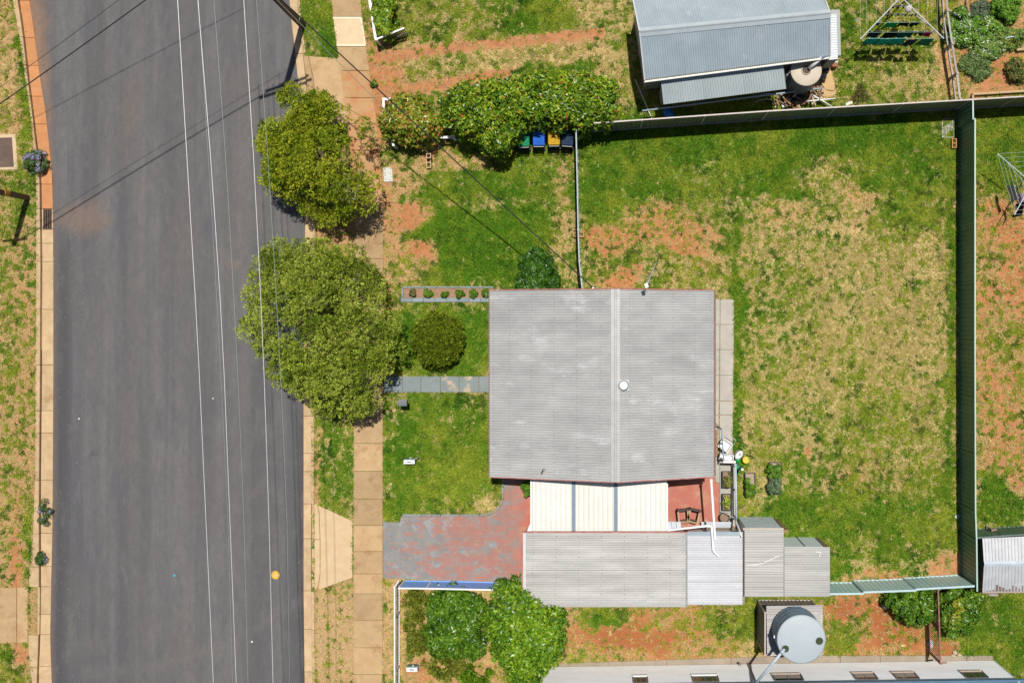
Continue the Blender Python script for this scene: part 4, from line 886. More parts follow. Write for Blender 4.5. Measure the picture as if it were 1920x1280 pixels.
def foliage(name, parent, poly, z0, z1, ncl, rcl, n, L, Wd, pal, seed, mat, inner=.22, dome=.75, rough=.35, droop=0., acc=None, up=.35, jit=.7, curl=.12, hue=.25, spray=0, sub=0, subr=.11, inset=0., hollow=0., scat=False):
    n = n // spray if spray else n; n = n // sub if sub else n
    pos, dr, k, r, c, cz = crown_points(poly, z0, z1, ncl, rcl, n, seed, inner, dome, rough=rough, inset=inset, hollow=hollow)
    tone = r.normal(0, .16, n)
    if sub:
        sr = subr * r.uniform(.55, 1.4, n); pos, dr, k, tone, sr = (np.repeat(a, sub, 0) for a in (pos, dr, k, tone, sr)); n = len(pos)
        j = unit(r.normal(size=(n, 3)) + dr * .5); pos = pos + j * sr[:, None] * r.uniform(.6, 1.1, (n, 1)); dr = unit(dr * .6 + j)
    nn = unit(dr + np.array([0, 0, up]) + jit * r.normal(size=(n, 3)) * .6)
    ax = unit(np.cross(nn, r.normal(size=(n, 3)))) if droop == 0 else unit(dr * 1.1 + r.normal(size=(n, 3)) * .55 + np.array([0, 0, .25 - droop]))
    if droop: nn = unit(np.cross(ax, np.cross(nn, ax)))
    pal = np.array(pal); ck = r.random(c.shape[0]); t = np.clip(ck[k] * hue * 2 + r.random(n) * (1 - hue) + tone, 0, .999) * (len(pal) - 1)
    i = t.astype(int); f = (t - i)[:, None]; col = pal[i] * (1 - f) + pal[i + 1] * f; col *= r.uniform(.75, 1.25, (n, 1))
    if acc is not None:
        ac, fr = acc; cm = ((r.random(c.shape[0]) < fr)[k] & (r.random(n) < .6) | (r.random(n) < fr * .15)) if not scat else r.random(n) < fr
        col[cm] = np.array(ac) * r.uniform(.7, 1.2, (cm.sum(), 1))
    if spray:
        tip = unit(dr + .45 * r.normal(size=(n, 3)) + np.array([0, 0, .45])); pos = np.repeat(pos, spray, 0); tip = np.repeat(tip, spray, 0); col = np.repeat(col, spray, 0); n = len(pos)
        ax = unit(tip + .62 * r.normal(size=(n, 3))); nn = unit(np.cross(ax, r.normal(size=(n, 3)))); nn = np.where(nn[:, 2:3] < 0, -nn, nn); pos = pos + ax * L * .5; col = col * r.uniform(.8, 1.2, (n, 1))
    me = leaves(pos, ax, nn, L * r.uniform(.6, 1.3, n), Wd * r.uniform(.7, 1.3, n), col, mat, name, curl)
    o = put(name, me, (0, 0, 0)) if parent is None else None
    if parent is not None:
        v = np.empty(len(me.vertices) * 3, np.float32); me.vertices.foreach_get('co', v); v = v.reshape(-1, 3) - np.array(WO[parent]); me.vertices.foreach_set('co', v.ravel().astype(np.float32)); me.update()
        o = put(name, me, WO[parent], parent)
    return o, c, cz
def stems(parent, base, targets, r0, nm='limb', r1=.012):
    for t in targets:
        p = Vector(base); q = Vector(t); m = p.lerp(q, .5) + Vector((random.uniform(-.15, .15), random.uniform(-.15, .15), .12 * (q - p).length)); b = MB(); b.tube([p, m, q], r0, 6, r1); b.build(nm, bark, parent, True)
def ell(cx, cy, rx, ry, z, n=18, wob=.1, seed=1):
    r = random.Random(seed); return [w2(cx + rx * (1 + r.uniform(-wob, wob)) * cos(2 * pi * i / n), cy + ry * (1 + r.uniform(-wob, wob)) * sin(2 * pi * i / n), z) for i in range(n)]
def plant(name, label, cat, outline, zo, z0, z1, trunk_px, ncl, rcl, n, L, Wd, pal, seed, mat, group=None, trunk_r=.0, crown='crown', **kw):
    """outline: px points seen at height zo"""
    poly = [w2(a, c, zo) for a, c in outline]
    bx, by = w2(*trunk_px) if trunk_px else tuple(np.mean(poly, 0)); root = thing(name, label, cat, (bx, by, 0), group)
    o, c, cz = foliage(crown, root, poly, z0, z1, ncl, rcl, n, L, Wd, pal, seed, mat, **kw)
    if trunk_r:
        zt = z0 + (z1 - z0) * .25; b = MB(); b.tube([(bx, by, -.1), (bx + .05, by - .03, zt * .5), (bx + .02, by, zt)], trunk_r, 9, trunk_r * .7); b.build('trunk', bark, root, True)
        idx = np.random.default_rng(seed).choice(len(c), min(7, len(c)), replace=False); stems(root, (bx, by, zt * .9), [(c[i][0], c[i][1], cz[i] - rcl * .6) for i in idx], trunk_r * .55)
    else:
        idx = np.random.default_rng(seed).choice(len(c), min(4, len(c)), replace=False); stems(root, (bx, by, -.03), [(c[i][0], c[i][1], max(.05, cz[i] - rcl * .5)) for i in idx], .02, 'stem', .006)
    return root
OL1 = [(0.030,.05,.004)]
P1_ = [(.04,.075,.003), (.155,.235,.008), (.29,.365,.013), (.44,.47,.032)]
P2_ = [(.05,.09,.005), (.16,.24,.013), (.30,.39,.03), (.44,.50,.08)]
PH = [(.02,.05,.003), (.06,.14,.006), (.15,.27,.01), (.30,.38,.02)]
PC = [(.02,.06,.003), (.06,.15,.006), (.13,.26,.009), (.24,.36,.02)]
PD = [(.015,.045,.002), (.035,.105,.005), (.08,.19,.009), (.17,.28,.02)]
plant('street_tree', 'olive-yellow street tree nearer the top of the picture', 'tree',
      [(520,172),(548,152),(575,162),(612,178),(655,198),(690,232),(702,270),(706,320),(698,365),(690,400),(660,405),(625,410),(600,415),(575,395),(548,375),(520,360),(497,352),(485,330),(500,300),(478,270),(482,232),(508,222),(520,200)],
      2.6, 1.9, 4.3, (620, 300), 220, .42, 95000, .125, .027, P1_, 11, leafm, trunk_r=.16, droop=.25, rough=.6, inner=.08, sub=6, subr=.13, inset=.15, hollow=.37, acc=((.36,.33,.18), .02), hue=.35, spray=5)
plant('street_tree', 'large grey-green street tree in front of the house', 'tree',
      [(460,520),(490,468),(520,448),(548,455),(590,440),(625,438),(665,452),(692,470),(690,505),(712,545),(735,580),(748,620),(752,655),(728,690),(720,735),(705,755),(680,780),(650,790),(615,783),(590,768),(560,755),(540,725),(505,705),(488,692),(470,650),(436,630),(462,585),(455,555)],
      2.6, 1.9, 4.6, (640, 610), 330, .44, 140000, .11, .026, P2_, 12, leafm, trunk_r=.2, droop=.2, rough=.55, inner=.08, sub=6, subr=.12, inset=.18, hollow=.29, hue=.45, acc=((.36,.34,.2), .025), spray=5)
plant('hedge', 'long glossy clipped hedge above the wheelie bins', 'hedge',
      [(826,190),(845,165),(880,155),(930,148),(1000,140),(1060,138),(1120,142),(1160,152),(1172,185),(1168,215),(1140,232),(1090,243),(1040,232),(990,234),(960,258),(948,284),(930,290),(905,282),(890,258),(862,250),(835,235),(822,215)],
      1.8, .5, 2.6, (1000, 205), 330, .33, 32000, .165, .07, PH, 13, leafg, rough=.3, dome=.35, sub=5, subr=.11, inset=.12, acc=((.35,.08,.02), .025), scat=True, trunk_r=.05, hue=.2)
plant('bush', 'rounded bush with orange new leaves beside the footpath', 'bush',
      [(708,228),(718,200),(745,178),(780,172),(800,190),(806,215),(828,228),(832,248),(808,262),(775,268),(745,262),(722,255)],
      1.3, .4, 2.0, (770, 225), 110, .32, 13500, .17, .07, [(.04,.09,.005), (.10,.19,.01), (.22,.29,.02), (.33,.31,.04)], 14, leafg, rough=.35, dome=.6, sub=5, subr=.12, inset=.16, acc=((.45,.19,.04), .16), scat=True, trunk_r=.04)
plant('round_bush', 'clipped round yellow-green bush on the front lawn', 'bush', [(820 + 50 * cos(a), 637 + 53 * sin(a)) for a in np.linspace(0, 2 * pi, 22)[:-1]],
      .8, .3, 1.75, (825, 632), 190, .2, 44000, .1, .026, [(.025,.045,.002), (.075,.125,.004), (.16,.225,.008), (.28,.33,.02)], 15, leafm, droop=.05, rough=.08, dome=1., trunk_r=.05, inner=.15, spray=4, inset=.1)
plant('conifer_bush', 'dark pointed glossy bush against the top of the roof', 'bush', [(962,548),(968,510),(978,478),(1000,462),(1018,464),(1032,485),(1044,520),(1050,548),(1050,590),(965,590)],
      1.0, .5, 2.1, (1008, 535), 190, .2, 26000, .10, .048, [(.006,.025,.001), (.015,.06,.003), (.035,.115,.005), (.08,.19,.012)], 216, leafg, rough=.1, dome=.85, inset=.08)
plant('garden_tree', 'bright glossy round tree at the corner of the garage roof', 'tree',
      [(916,1120),(930,1098),(955,1088),(985,1092),(1005,1105),(1035,1120),(1055,1145),(1062,1180),(1060,1215),(1045,1242),(1020,1262),(1000,1290),(965,1285),(950,1250),(935,1235),(920,1200),(908,1160)],
      2.3, 1.4, 4.0, (1000, 1160), 170, .4, 32000, .16, .072, PC, 17, leafg, rough=.3, dome=.7, sub=5, subr=.11, inset=.18, trunk_r=.12)
plant('garden_shrub', 'dense dark green shrub in the middle of the bottom-left garden', 'bush',
      [(800,1140),(815,1115),(850,1110),(885,1122),(910,1140),(915,1180),(905,1215),(890,1235),(860,1228),(820,1232),(798,1215),(806,1180)],
      1.2, .3, 1.7, (860, 1165), 120, .3, 19000, .18, .058, PD, 18, leafg, rough=.35, dome=.7, sub=5, subr=.12, trunk_r=.05)
for i, (cx, cy, rx, ry, lb) in enumerate(((778,1122,26,18,'low olive shrub in the corner of the blue fence'),(782,1165,22,22,'low olive shrub near the brick by the picket fence'),(785,1205,28,22,'sprawling olive shrub left of the dark shrub'),(840,1252,40,20,'sprawling olive shrub below the dark shrub'),(892,1268,30,14,'bright green low shrub at the bottom edge'))):
    plant('low_shrub', lb, 'shrub', [(cx + rx * cos(a) * (1 + .25 * sin(3 * a + i)), cy + ry * sin(a) * (1 + .2 * cos(2 * a + i))) for a in np.linspace(0, 2 * pi, 15)[:-1]], .4, .08, .6, None, 40, .15, 3000, .15, .04, [(.05,.08,.005), (.13,.17,.012), (.22,.26,.02), (.32,.33,.06)] if i < 4 else PC, 30 + i, leafm, rough=.55, spray=5, hollow=.38, group='low shrubs in the bottom-left garden', droop=.1)
plant('glossy_bush', 'dark glossy citrus bush left of the red bar fence', 'bush', [(1668,1132),(1690,1112),(1722,1108),(1748,1112),(1752,1140),(1742,1165),(1720,1172),(1695,1162),(1676,1150)], 1.1, .3, 1.6, (1712, 1128), 60, .26, 9000, .16, .06, PD, 19, leafg, rough=.3, dome=.7, trunk_r=.04)
plant('glossy_bush', 'glossy citrus bush with yellowish tips right of the red bar fence', 'bush', [(1765,1118),(1785,1106),(1815,1106),(1838,1120),(1842,1145),(1832,1172),(1808,1192),(1785,1190),(1768,1165)], 1.1, .3, 1.7, (1795, 1135), 80, .26, 11000, .16, .06, PD, 20, leafg, rough=.3, dome=.7, acc=((.3,.3,.02), .15), trunk_r=.04)
plant('hedge', 'narrow glossy shrub row behind the white rail fence at the top', 'hedge', [(700,-30),(728,-30),(732,20),(735,50),(730,66),(712,68),(704,40),(700,10)], .9, .2, 1.3, None, 60, .24, 11000, .13, .05, PH, 21, leafg, rough=.3, dome=.6)
# flower garden, top right
FG = [(.04,.12,.008), (.07,.2,.012), (.13,.28,.02), (.2,.33,.04)]
for i, (cx, cy, rx, ry, h, n, pal, acc, lb) in enumerate((
  (1800, 48, 24, 40, .7, 9000, FG, ((.72,.70,.66), .10), 'white-flowering plant against the timber rail fence'),
  (1842, 55, 36, 22, .6, 8000, FG, ((.72,.70,.66), .06), 'white-flowering plant below the round garden bed'),
  (1850, 88, 32, 20, .5, 7500, [(.05,.12,.015), (.09,.20,.025), (.15,.26,.04), (.22,.32,.07)], ((.72,.70,.66), .09), 'grey-green white-flowering plant in the middle of the flower garden'),
  (1895, 72, 28, 18, .5, 6500, [(.05,.12,.015), (.09,.19,.025), (.15,.25,.045), (.22,.30,.07)], ((.65,.25,.03), .03), 'grey-green plant with orange blooms in the flower garden'),
  (1890, 15, 24, 26, .8, 8000, FG, None, 'bright green bush at the top right corner'),
  (1830, 125, 28, 22, .3, 4200, [(.05,.10,.03), (.09,.16,.045), (.13,.20,.06), (.18,.24,.08)], None, 'low grey-green clump below the flowers'),
  (1906, 132, 16, 24, .6, 3400, [(.03,.06,.012), (.07,.11,.02), (.12,.15,.03), (.2,.17,.05)], ((.5,.3,.08), .06), 'dark spindly shrub at the right edge by the garden path'),
  (1838, 18, 18, 16, .35, 2500, [(.05,.09,.04), (.09,.14,.07), (.12,.17,.09), (.16,.2,.11)], None, 'grey-green plant inside the round garden bed'))):
    plant('flowering_plant' if acc and i < 4 else 'garden_plant', lb, 'plant', [(cx + rx * cos(a) * (1 + .2 * sin(3 * a + i)), cy + ry * sin(a) * (1 + .2 * cos(2 * a + 2 * i))) for a in np.linspace(0, 2 * pi, 15)[:-1]], h * .5, .05, h, None, 46, .15, n, .11, .055, pal, 50 + i, leafm, rough=.5, acc=acc, scat=True, sub=4, subr=.08, group='plants in the top-right garden')
# verge plants across the road
for i, (cx, cy, rx, ry, lb) in enumerate(((62, 303, 21, 21, 'round lavender bush overhanging the left kerb'), (81, 960, 11, 24, 'small lavender plant growing over the left gutter'), (74, 1048, 7, 9, 'tiny purple-flowered plant lowest on the left kerb'))):
    plant('lavender', lb, 'plant', [(cx + rx * cos(a), cy + ry * sin(a)) for a in np.linspace(0, 2 * pi, 13)[:-1]], .4 if i == 0 else .2, .0, .7 if i == 0 else .35, None, 40 if i == 0 else 14, .13, 5200 if i == 0 else 1400, .07, .025, [(.015,.05,.008), (.04,.10,.012), (.07,.15,.02), (.1,.17,.04)], 70 + i, leafm, rough=.3, acc=((.42,.36,.62), .22))
# six small seedlings of the edged front bed
for i, (px, py, r_) in enumerate(((773,549,5),(802,549,7),(833,551,5),(862,551,7),(887,551,6),(911,550,7))):
    lb = ['leftmost', 'second from left', 'third from left', 'third from right', 'second from right', 'rightmost'][i]
    plant('seedling', lb + ' of the six seedlings in the edged front bed', 'plant', [(px + r_ * cos(a), py + r_ * sin(a)) for a in np.linspace(0, 2 * pi, 9)[:-1]], .2, .03, .36, None, 9, .09, 420, .10, .05, PD if i else [(.05,.06,.01), (.08,.1,.02), (.12,.13,.03), (.16,.14,.04)], 90 + i, leafg, rough=.3, group='seedlings in the front bed')
plant('potted_fern', 'bright green fern hanging at the left corner of the carport', 'plant', [(983,903),(992,900),(995,915),(993,932),(986,934),(982,918)], .9, .5, 1.1, None, 12, .12, 900, .16, .035, FG, 97, leafm, droop=.2)
plant('weed', 'small dark weed beside the top footpath', 'plant', [(696,152),(702,149),(706,157),(702,163),(696,160)], .15, .02, .28, None, 8, .08, 500, .08, .04, PD, 98, leafm)
plant('weed', 'sparse dry weed below the clothesline near the bronze fence', 'plant', [(1600,165),(1615,158),(1632,172),(1628,190),(1608,192),(1598,180)], .25, .02, .4, None, 16, .12, 650, .1, .025, [(.06,.08,.01), (.1,.11,.02), (.18,.15,.05), (.25,.2,.08)], 99, leafm, droop=.1)

# ------------------------------------------------------------------ grass
def exclude(px, py):
    cp = np.clip(py, 0, 1280); l = np.interp(cp, [b for _, b in ROADL], [a for a, _ in ROADL]); r = np.interp(cp, [b for _, b in ROADR], [a for a, _ in ROADR])
    e = (px > l + 2) & (px < r - 2.5)
    c = np.interp(py, [b for _, b in CL], [a for a, _ in CL]); e |= np.abs(px - c) < 25.8 + 2 * vnoise(py / 6, px * 0, 7)
    for p in ([(590,944),(628,957),(661,975),(661,1083),(600,1105),(590,1106)], [(569,105),(640,110),(656,232),(583,232)], [(-120,1101),(53,1100),(53,1204),(-120,1206)], [(-30,251),(30,251),(34,319),(-30,320)],
              [(720,704),(960,704),(960,736.5),(720,736)], [(718,976),(750,978),(752,964),(905,964),(925,961),(937,950),(943,935),(943,890),(1349,890),(1385,985),(1000,1000),(1000,1098),(718,1084)],
              [(932,560),(1330,560),(1330,905),(932,905)], [(1322,560),(1376,560),(1373,860),(1378,990),(1322,990)], [(960,1000),(1385,1000),(1385,1107),(960,1107)], [(1384,968),(1447,968),(1447,1006),(1526,1006),(1526,1090),(1384,1090)],
              [(753,537),(920,537),(920,567),(753,567)], [(1040,1244),(1400,1229),(1862,1227),(1862,1290),(985,1290),(985,1250)], [(1200,-20),(1540,-20),(1540,112),(1478,165),(1240,190),(1205,145)], [(1470,118),(1560,118),(1570,180),(1470,190)], [(1420,1124),(1530,1124),(1530,1215),(1420,1215)], [(1834,995),(1940,990),(1940,1092),(1834,1092)]):
        e |= inpoly(px, py, p)
    return e
YARDS = [('verge_grass', 'patchy verge grass on the far left side of the street', [(-80,-40),(70,-40),(70,1330),(-80,1330)]),
 ('verge_grass', 'verge grass beside the leaning power pole at the top', [(540,-40),(660,-40),(660,260),(540,260)]),
 ('verge_grass', 'verge grass below the large grey-green street tree', [(580,260),(664,260),(664,1000),(580,1000)]),
 ('verge_weeds', 'weeds growing in the sandy verge at the bottom of the footpath', [(580,1000),(664,1000),(664,1330),(580,1330)]),
 ('yard_grass', 'worn grass and straw around the two wheel tracks at the top', [(664,-40),(1205,-40),(1240,240),(1083,250),(700,262)]),
 ('yard_grass', 'grass of the front yard between hedge and seedling bed', [(700,262),(1083,250),(1090,545),(920,545),(918,537),(700,537)]),
 ('front_lawn', 'green front lawn around the clipped round bush', [(715,537),(960,537),(960,720),(715,720)]),
 ('front_lawn', 'green front lawn below the painted path', [(715,720),(960,720),(960,985),(715,985)]),
 ('back_lawn', 'large dry straw-and-green back lawn inside the tall fences', [(1083,250),(1797,204),(1799,1085),(1526,1092),(1330,985),(1330,545),(1090,545)]),
 ('yard_grass', 'grass under the laden clothesline at the top right', [(1540,-40),(1782,-40),(1797,204),(1240,240),(1240,190)]),
 ('garden_grass', 'sparse grass in the top-right flower garden', [(1782,-40),(1960,-40),(1960,192),(1797,204)]),
 ('yard_grass', 'patchy grass and red earth right of the tall green fence', [(1798,204),(1960,192),(1960,1000),(1800,1010)]),
 ('garden_grass', 'weeds and dry grass in the bottom-left garden', [(715,1085),(985,1103),(985,1330),(715,1330)]),
 ('yard_grass', 'weeds on the bare red earth between garage and white house', [(985,1100),(1745,1088),(1745,1250),(985,1260)]),
 ('yard_grass', 'lush grass at the bottom right corner', [(1745,1088),(1960,1080),(1960,1330),(1745,1330)])]
grassm = M('grass_blades', None, rough=.7, spec=.15, attr='col', trans=.25)
def grass():
    r = np.random.default_rng(5)
    n = 460000; px = r.uniform(-25, 1945, n); py = r.uniform(-25, 1305, n)
    g, s, o = cover(px, py)
    c1 = fbm(px / 7, py / 7, 31, 3); c2 = fbm(px / 6.5, py / 6.5, 47, 3); c3 = fbm(px / 70, py / 70, 61, 3)
    isg = (c1 - .5) * 2.1 + .5 < g; iss = ((c2 - .5) * 2.1 + .5 < s) & ~isg
    stray = r.random(n) < .05
    stray &= g + s > .15; ok = (isg | iss | stray) & ~exclude(px, py)
    # weeds of the sandy paved verge keep to a rough grid of joints
    wv = (px > 585) & (px < 663) & (py > 1105)
    gl = (np.abs((px - 592) % 23 - 11.5) > 9.0) | (np.abs((py - 1110) % 45 - 22) > 20)
    ok &= ~wv | (gl & (c3 > .38)) | (r.random(n) < .08)
    px, py, isg, iss, c3, c1 = (a[ok] for a in (px, py, isg, iss, c3, c1)); g = g[ok]; m = len(px)
    x = (px - NX) * S; y = (NY - py) * S
    nb = 4
    X = np.repeat(x, nb) + r.normal(0, .025, m * nb); Y = np.repeat(y, nb) + r.normal(0, .025, m * nb); G = np.repeat(isg, nb); D = np.repeat(c3, nb); GG = np.repeat(g, nb)
    a = r.uniform(0, 2 * pi, m * nb); lean = r.uniform(.5, 1.3, m * nb); L = np.where(G, r.uniform(.07, .17, m * nb), r.uniform(.08, .17, m * nb)); Wd = np.where(G, r.uniform(.02, .038, m * nb), r.uniform(.016, .03, m * nb))
    d = np.stack([np.cos(a) * np.sin(lean), np.sin(a) * np.sin(lean), np.cos(lean)], -1); sd = np.stack([-np.sin(a), np.cos(a), 0 * a], -1)
    p = np.stack([X, Y, np.full(m * nb, .004)], -1)
    v = np.empty((m * nb, 3, 3)); v[:, 0] = p - sd * Wd[:, None] / 2; v[:, 1] = p + sd * Wd[:, None] / 2; v[:, 2] = p + d * L[:, None]
    C1 = np.repeat(vnoise(px / 14, py / 14, 81), nb); t = np.clip(D * 1.6 - .75 + C1 * .9 + r.normal(0, .2, m * nb) - (GG - .6) * .75, 0, 1)[:, None]
    cg = np.array([.095, .225, .011]) * (1 - t) + np.array([.33, .375, .035]) * t
    cs = np.array([.66, .53, .235]) * (1 - t) + np.array([.50, .41, .15]) * t
    dk = np.repeat((r.random(m) < .08) | ((vnoise(px / 10, py / 10, 91) > .66) & (vnoise(px / 45, py / 45, 95) > .42) & (r.random(m) > (g > .8) * .6)), nb)[:, None]; cg = np.where(dk, cg * np.array([.4, .5, .6]), cg)
    col = np.where(G[:, None], cg, cs) * r.uniform(.65, 1.35, (m * nb, 1))
    X0 = np.repeat(px, nb); Y0 = np.repeat(py, nb); left = np.ones(m * nb, bool)
    for nm, lb, poly in YARDS:
        k = left & inpoly(X0, Y0, poly); left &= ~k
        if k.sum() < 50: continue
        me = fastmesh(nm, v[k].reshape(-1, 3), 3, col[k], grassm); tag(put(nm, me, (0, 0, 0)), lb, 'grass', kind='stuff')
grass()

# ------------------------------------------------------------------ loose stones and leaf litter
def scatter(name, label, pts, sizes, cols, mat, z=0.):
    r = np.random.default_rng(len(pts)); n = len(pts); x = (pts[:, 0] - NX) * S; y = (NY - pts[:, 1]) * S; v = np.empty((n, 4, 3)); a = r.uniform(0, 2 * pi, n)
    for k in range(3): v[:, k] = np.stack([x + sizes * np.cos(a + 2.1 * k) * r.uniform(.7, 1.2, n), y + sizes * np.sin(a + 2.1 * k) * r.uniform(.7, 1.2, n), np.full(n, z)], -1)
    v[:, 3] = np.stack([x, y, z + sizes * .9], -1); t = v[:, [0, 1, 3, 1, 2, 3, 2, 0, 3]].reshape(-1, 3)
    tag(put(name, fastmesh(name, t, 3, np.repeat(cols, 3, 0), mat), (0, 0, 0)), label, 'stones' if 'leaf' not in name else 'leaf litter', kind='stuff')
r_ = np.random.default_rng(77); stonem = M('loose_stone', None, rough=.9, spec=.1, attr='col')
def gauss(n, cx, cy, sx, sy): return np.stack([r_.normal(cx, sx, n), r_.normal(cy, sy, n)], -1)
q = np.concatenate([np.stack([r_.uniform(105, 565, 260), r_.uniform(0, 1280, 260)], -1), np.stack([r_.normal(120, 22, 240), r_.uniform(0, 1280, 240)], -1)]); q = q[(q[:, 0] > 104) & (q[:, 0] < 562)]
scatter('road_grit', 'loose pale grit scattered over the asphalt', q, r_.uniform(.008, .026, len(q)), np.array([.42, .36, .29]) * r_.uniform(.6, 1.3, (len(q), 1)), stonem, -.085)
tr = np.concatenate([np.stack([u_ := r_.uniform(700, 1130, 170), np.interp(u_, [690, 820, 1000, 1135], [112, 94, 74, 62]) + r_.normal(0, 5, 170)], -1), np.stack([u_ := r_.uniform(700, 890, 90), np.interp(u_, [695, 780, 900], [178, 166, 145]) + r_.normal(0, 5, 90)], -1),
     gauss(160, 1190, 1195, 90, 16), gauss(150, 1590, 1140, 30, 16), gauss(120, 1670, 1165, 40, 22), gauss(110, 1870, 145, 30, 20), gauss(60, 720, 140, 14, 40), np.stack([r_.uniform(1835, 1920, 90), r_.uniform(380, 880, 90)], -1), np.stack([r_.uniform(2, 60, 120), r_.uniform(0, 1090, 120)], -1)])
scatter('pebbles', 'pale pebbles strewn over the bare red earth', tr, r_.uniform(.012, .035, len(tr)), np.array([.62, .52, .42]) * r_.uniform(.6, 1.2, (len(tr), 1)), stonem, .012)
lt_ = np.concatenate([gauss(260, 680, 420, 22, 60), gauss(200, 690, 760, 22, 40), gauss(160, 640, 440, 30, 16), gauss(120, 575, 400, 14, 90)]); 
scatter('leaf_litter', 'brown leaf litter fallen under the street trees', lt_, r_.uniform(.012, .03, len(lt_)), np.array([.20, .12, .06]) * r_.uniform(.5, 1.4, (len(lt_), 1)), stonem, .046)
# ------------------------------------------------------------------ power poles and wires
polem = M('pole_timber', (.10, .075, .055), (.16, .12, .09), 10, .9, bump=.5, bscale=25, stretch=(1, 1, .15))
blackc = M('black_cable', (.014, .014, .015), None, 5, .6); wirew = M('bright_aluminium_wire', (.56, .56, .56), (.46, .46, .46), 8, .4, metal=.1); wiret = M('dull_green_wire', (.22, .27, .26), None, 8, .5, metal=.1)
pb = w2(567, 47)
pp_ = thing('power_pole', 'dark timber power pole entering the top edge beside the road', 'pole', (*pb, 0))
b = MB(); b.tube([(*pb, -.1), (*pb, 5), (*pb, 11)], .155, 14, .11); b.build('pole', polem, pp_, True)
cd = np.array([1., .34]); cd /= np.linalg.norm(cd)
for z, ln in ((10.55, 2.3), (9.6, 1.9)):
    b = MB(); e = np.array(pb) + np.array([0, -.14]); b.bar((*(e - cd * ln / 2), z), (*(e + cd * ln / 2), z), .1, .11); ca = b.build('crossarm', polem, pp_)
    for t in (-.46, -.2, .2, .46):
        q = e + cd * ln * t; b = MB(); b.lathe((*q, z + .05), [(.03, 0), (.055, .04), (.03, .07), (.05, .1), (.02, .16)], 10); b.build('insulator', M('insulator_brown', (.12, .06, .04), None, 5, .3), ca, True)
b = MB(); b.lathe((*pb, .9), [(.158, 0), (.158, .06)], 14); b.build('steel_band', m_al, pp_)
def wire(label, pts, r, mat, nm='overhead_wire', sag=None, cat='wire'):
    b = MB(); b.tube(pts, r, 5); return tag(b.build(nm, mat), label, cat)
def run(pl, z0, sag):
    out = []; ys = [y for _, y in pl]; xs = [x for x, _ in pl]
    for y in np.linspace(-135, 1420, 12):
        x = np.interp(y, ys, xs) if ys[0] <= y <= ys[-1] else (xs[0] + (y - ys[0]) * (xs[1] - xs[0]) / (ys[1] - ys[0]) if y < ys[0] else xs[-1] + (y - ys[-1]) * (xs[-1] - xs[-2]) / (ys[-1] - ys[-2]))
        t = (y + 135) / 1555; z = z0 - sag * (1 - (1 - t) ** 2); out.append(w3(x, y, z))
    return out
wire('bright overhead wire, leftmost of the wires above the road', run([(333, 0), (371, 640), (400, 1280)], 10.7, .9), .0105, wirew)
wire('bright overhead wire, second from the left above the road', run([(371, 0), (397, 320), (418, 640), (443, 1280)], 10.7, .9), .0105, wirew)
wire('bright overhead wire passing over the left side of both street trees', run([(457, 0), (477, 320), (493, 640), (504, 960), (512, 1280)], 10.7, .9), .0105, wirew)
wire('thin dull overhead wire between the second and third bright wires', run([(401, 0), (425, 320), (443, 640), (457, 960), (465, 1280)], 9.75, 1.), .008, wiret)
wire('faint overhead wire just left of the second bright wire', run([(372, 0), (397, 400), (411, 640), (427, 960), (436, 1280)], 9.75, 1.2), .006, wiret)
wire('thin dull overhead wire nearest the right kerb', run([(481, 0), (504, 320), (523, 640), (538, 960), (543, 1280)], 9.75, 1.), .008, wiret)
wb = w2(52, 371)
wp = thing('power_pole', 'leaning-looking timber pole at the left edge beside the street', 'pole', (*wb, 0))
b = MB(); b.tube([(*wb, -.1), (*wb, 8.2)], .12, 12, .1); b.build('pole', polem, wp, True)
b = MB(); b.bar((wb[0] - .5, wb[1], 7.6), (wb[0] + .5, wb[1] + .1, 7.6), .08, .1); b.build('crossarm', polem, wp)
b = MB(); b.lathe((*wb, 1.55), [(.135, 0), (.135, .35)], 12); b.build('orange_band', M('orange_sign', (.55, .25, .03), (.45, .2, .03), 8, .6), wp)
def cat_(p, q, sag, n=12): 
    p, q = np.array(p), np.array(q); return [tuple(p * (1 - t) + q * t - np.array([0, 0, sag * 4 * t * (1 - t)])) for t in np.linspace(0, 1, n)]
xr = thing('overhead_cable', 'black cable crossing the street diagonally at the top left', 'cable', (*pb, 10))
b = MB(); b.tube(cat_((*pb, 9.55), (*wb, 8.0), .15), .022, 6); b.build('cable', blackc, xr)
b = MB(); b.tube(cat_(w3(310, -272, 9.5), w3(-164, 17, 8.6), .15), .012, 5); b.build('cable', blackc, xr)
b = MB(); b.tube(cat_((pb[0], pb[1] + .5, 9.9), (wb[0], wb[1] + .35, 8.2), .15), .009, 5); b.build('cable', blackc, xr)
wire('dark service cable from the pole over the hedge to the roof', cat_((*pb, 9.4), (bx, by, 3.22), .55, 16), .024, blackc, 'service_cable', cat='cable')
wire('grey stay wire running down to the brick pillar', cat_((*pb, 8.6), w3(803, 287, .45), .05), .010, m_al, 'stay_wire')

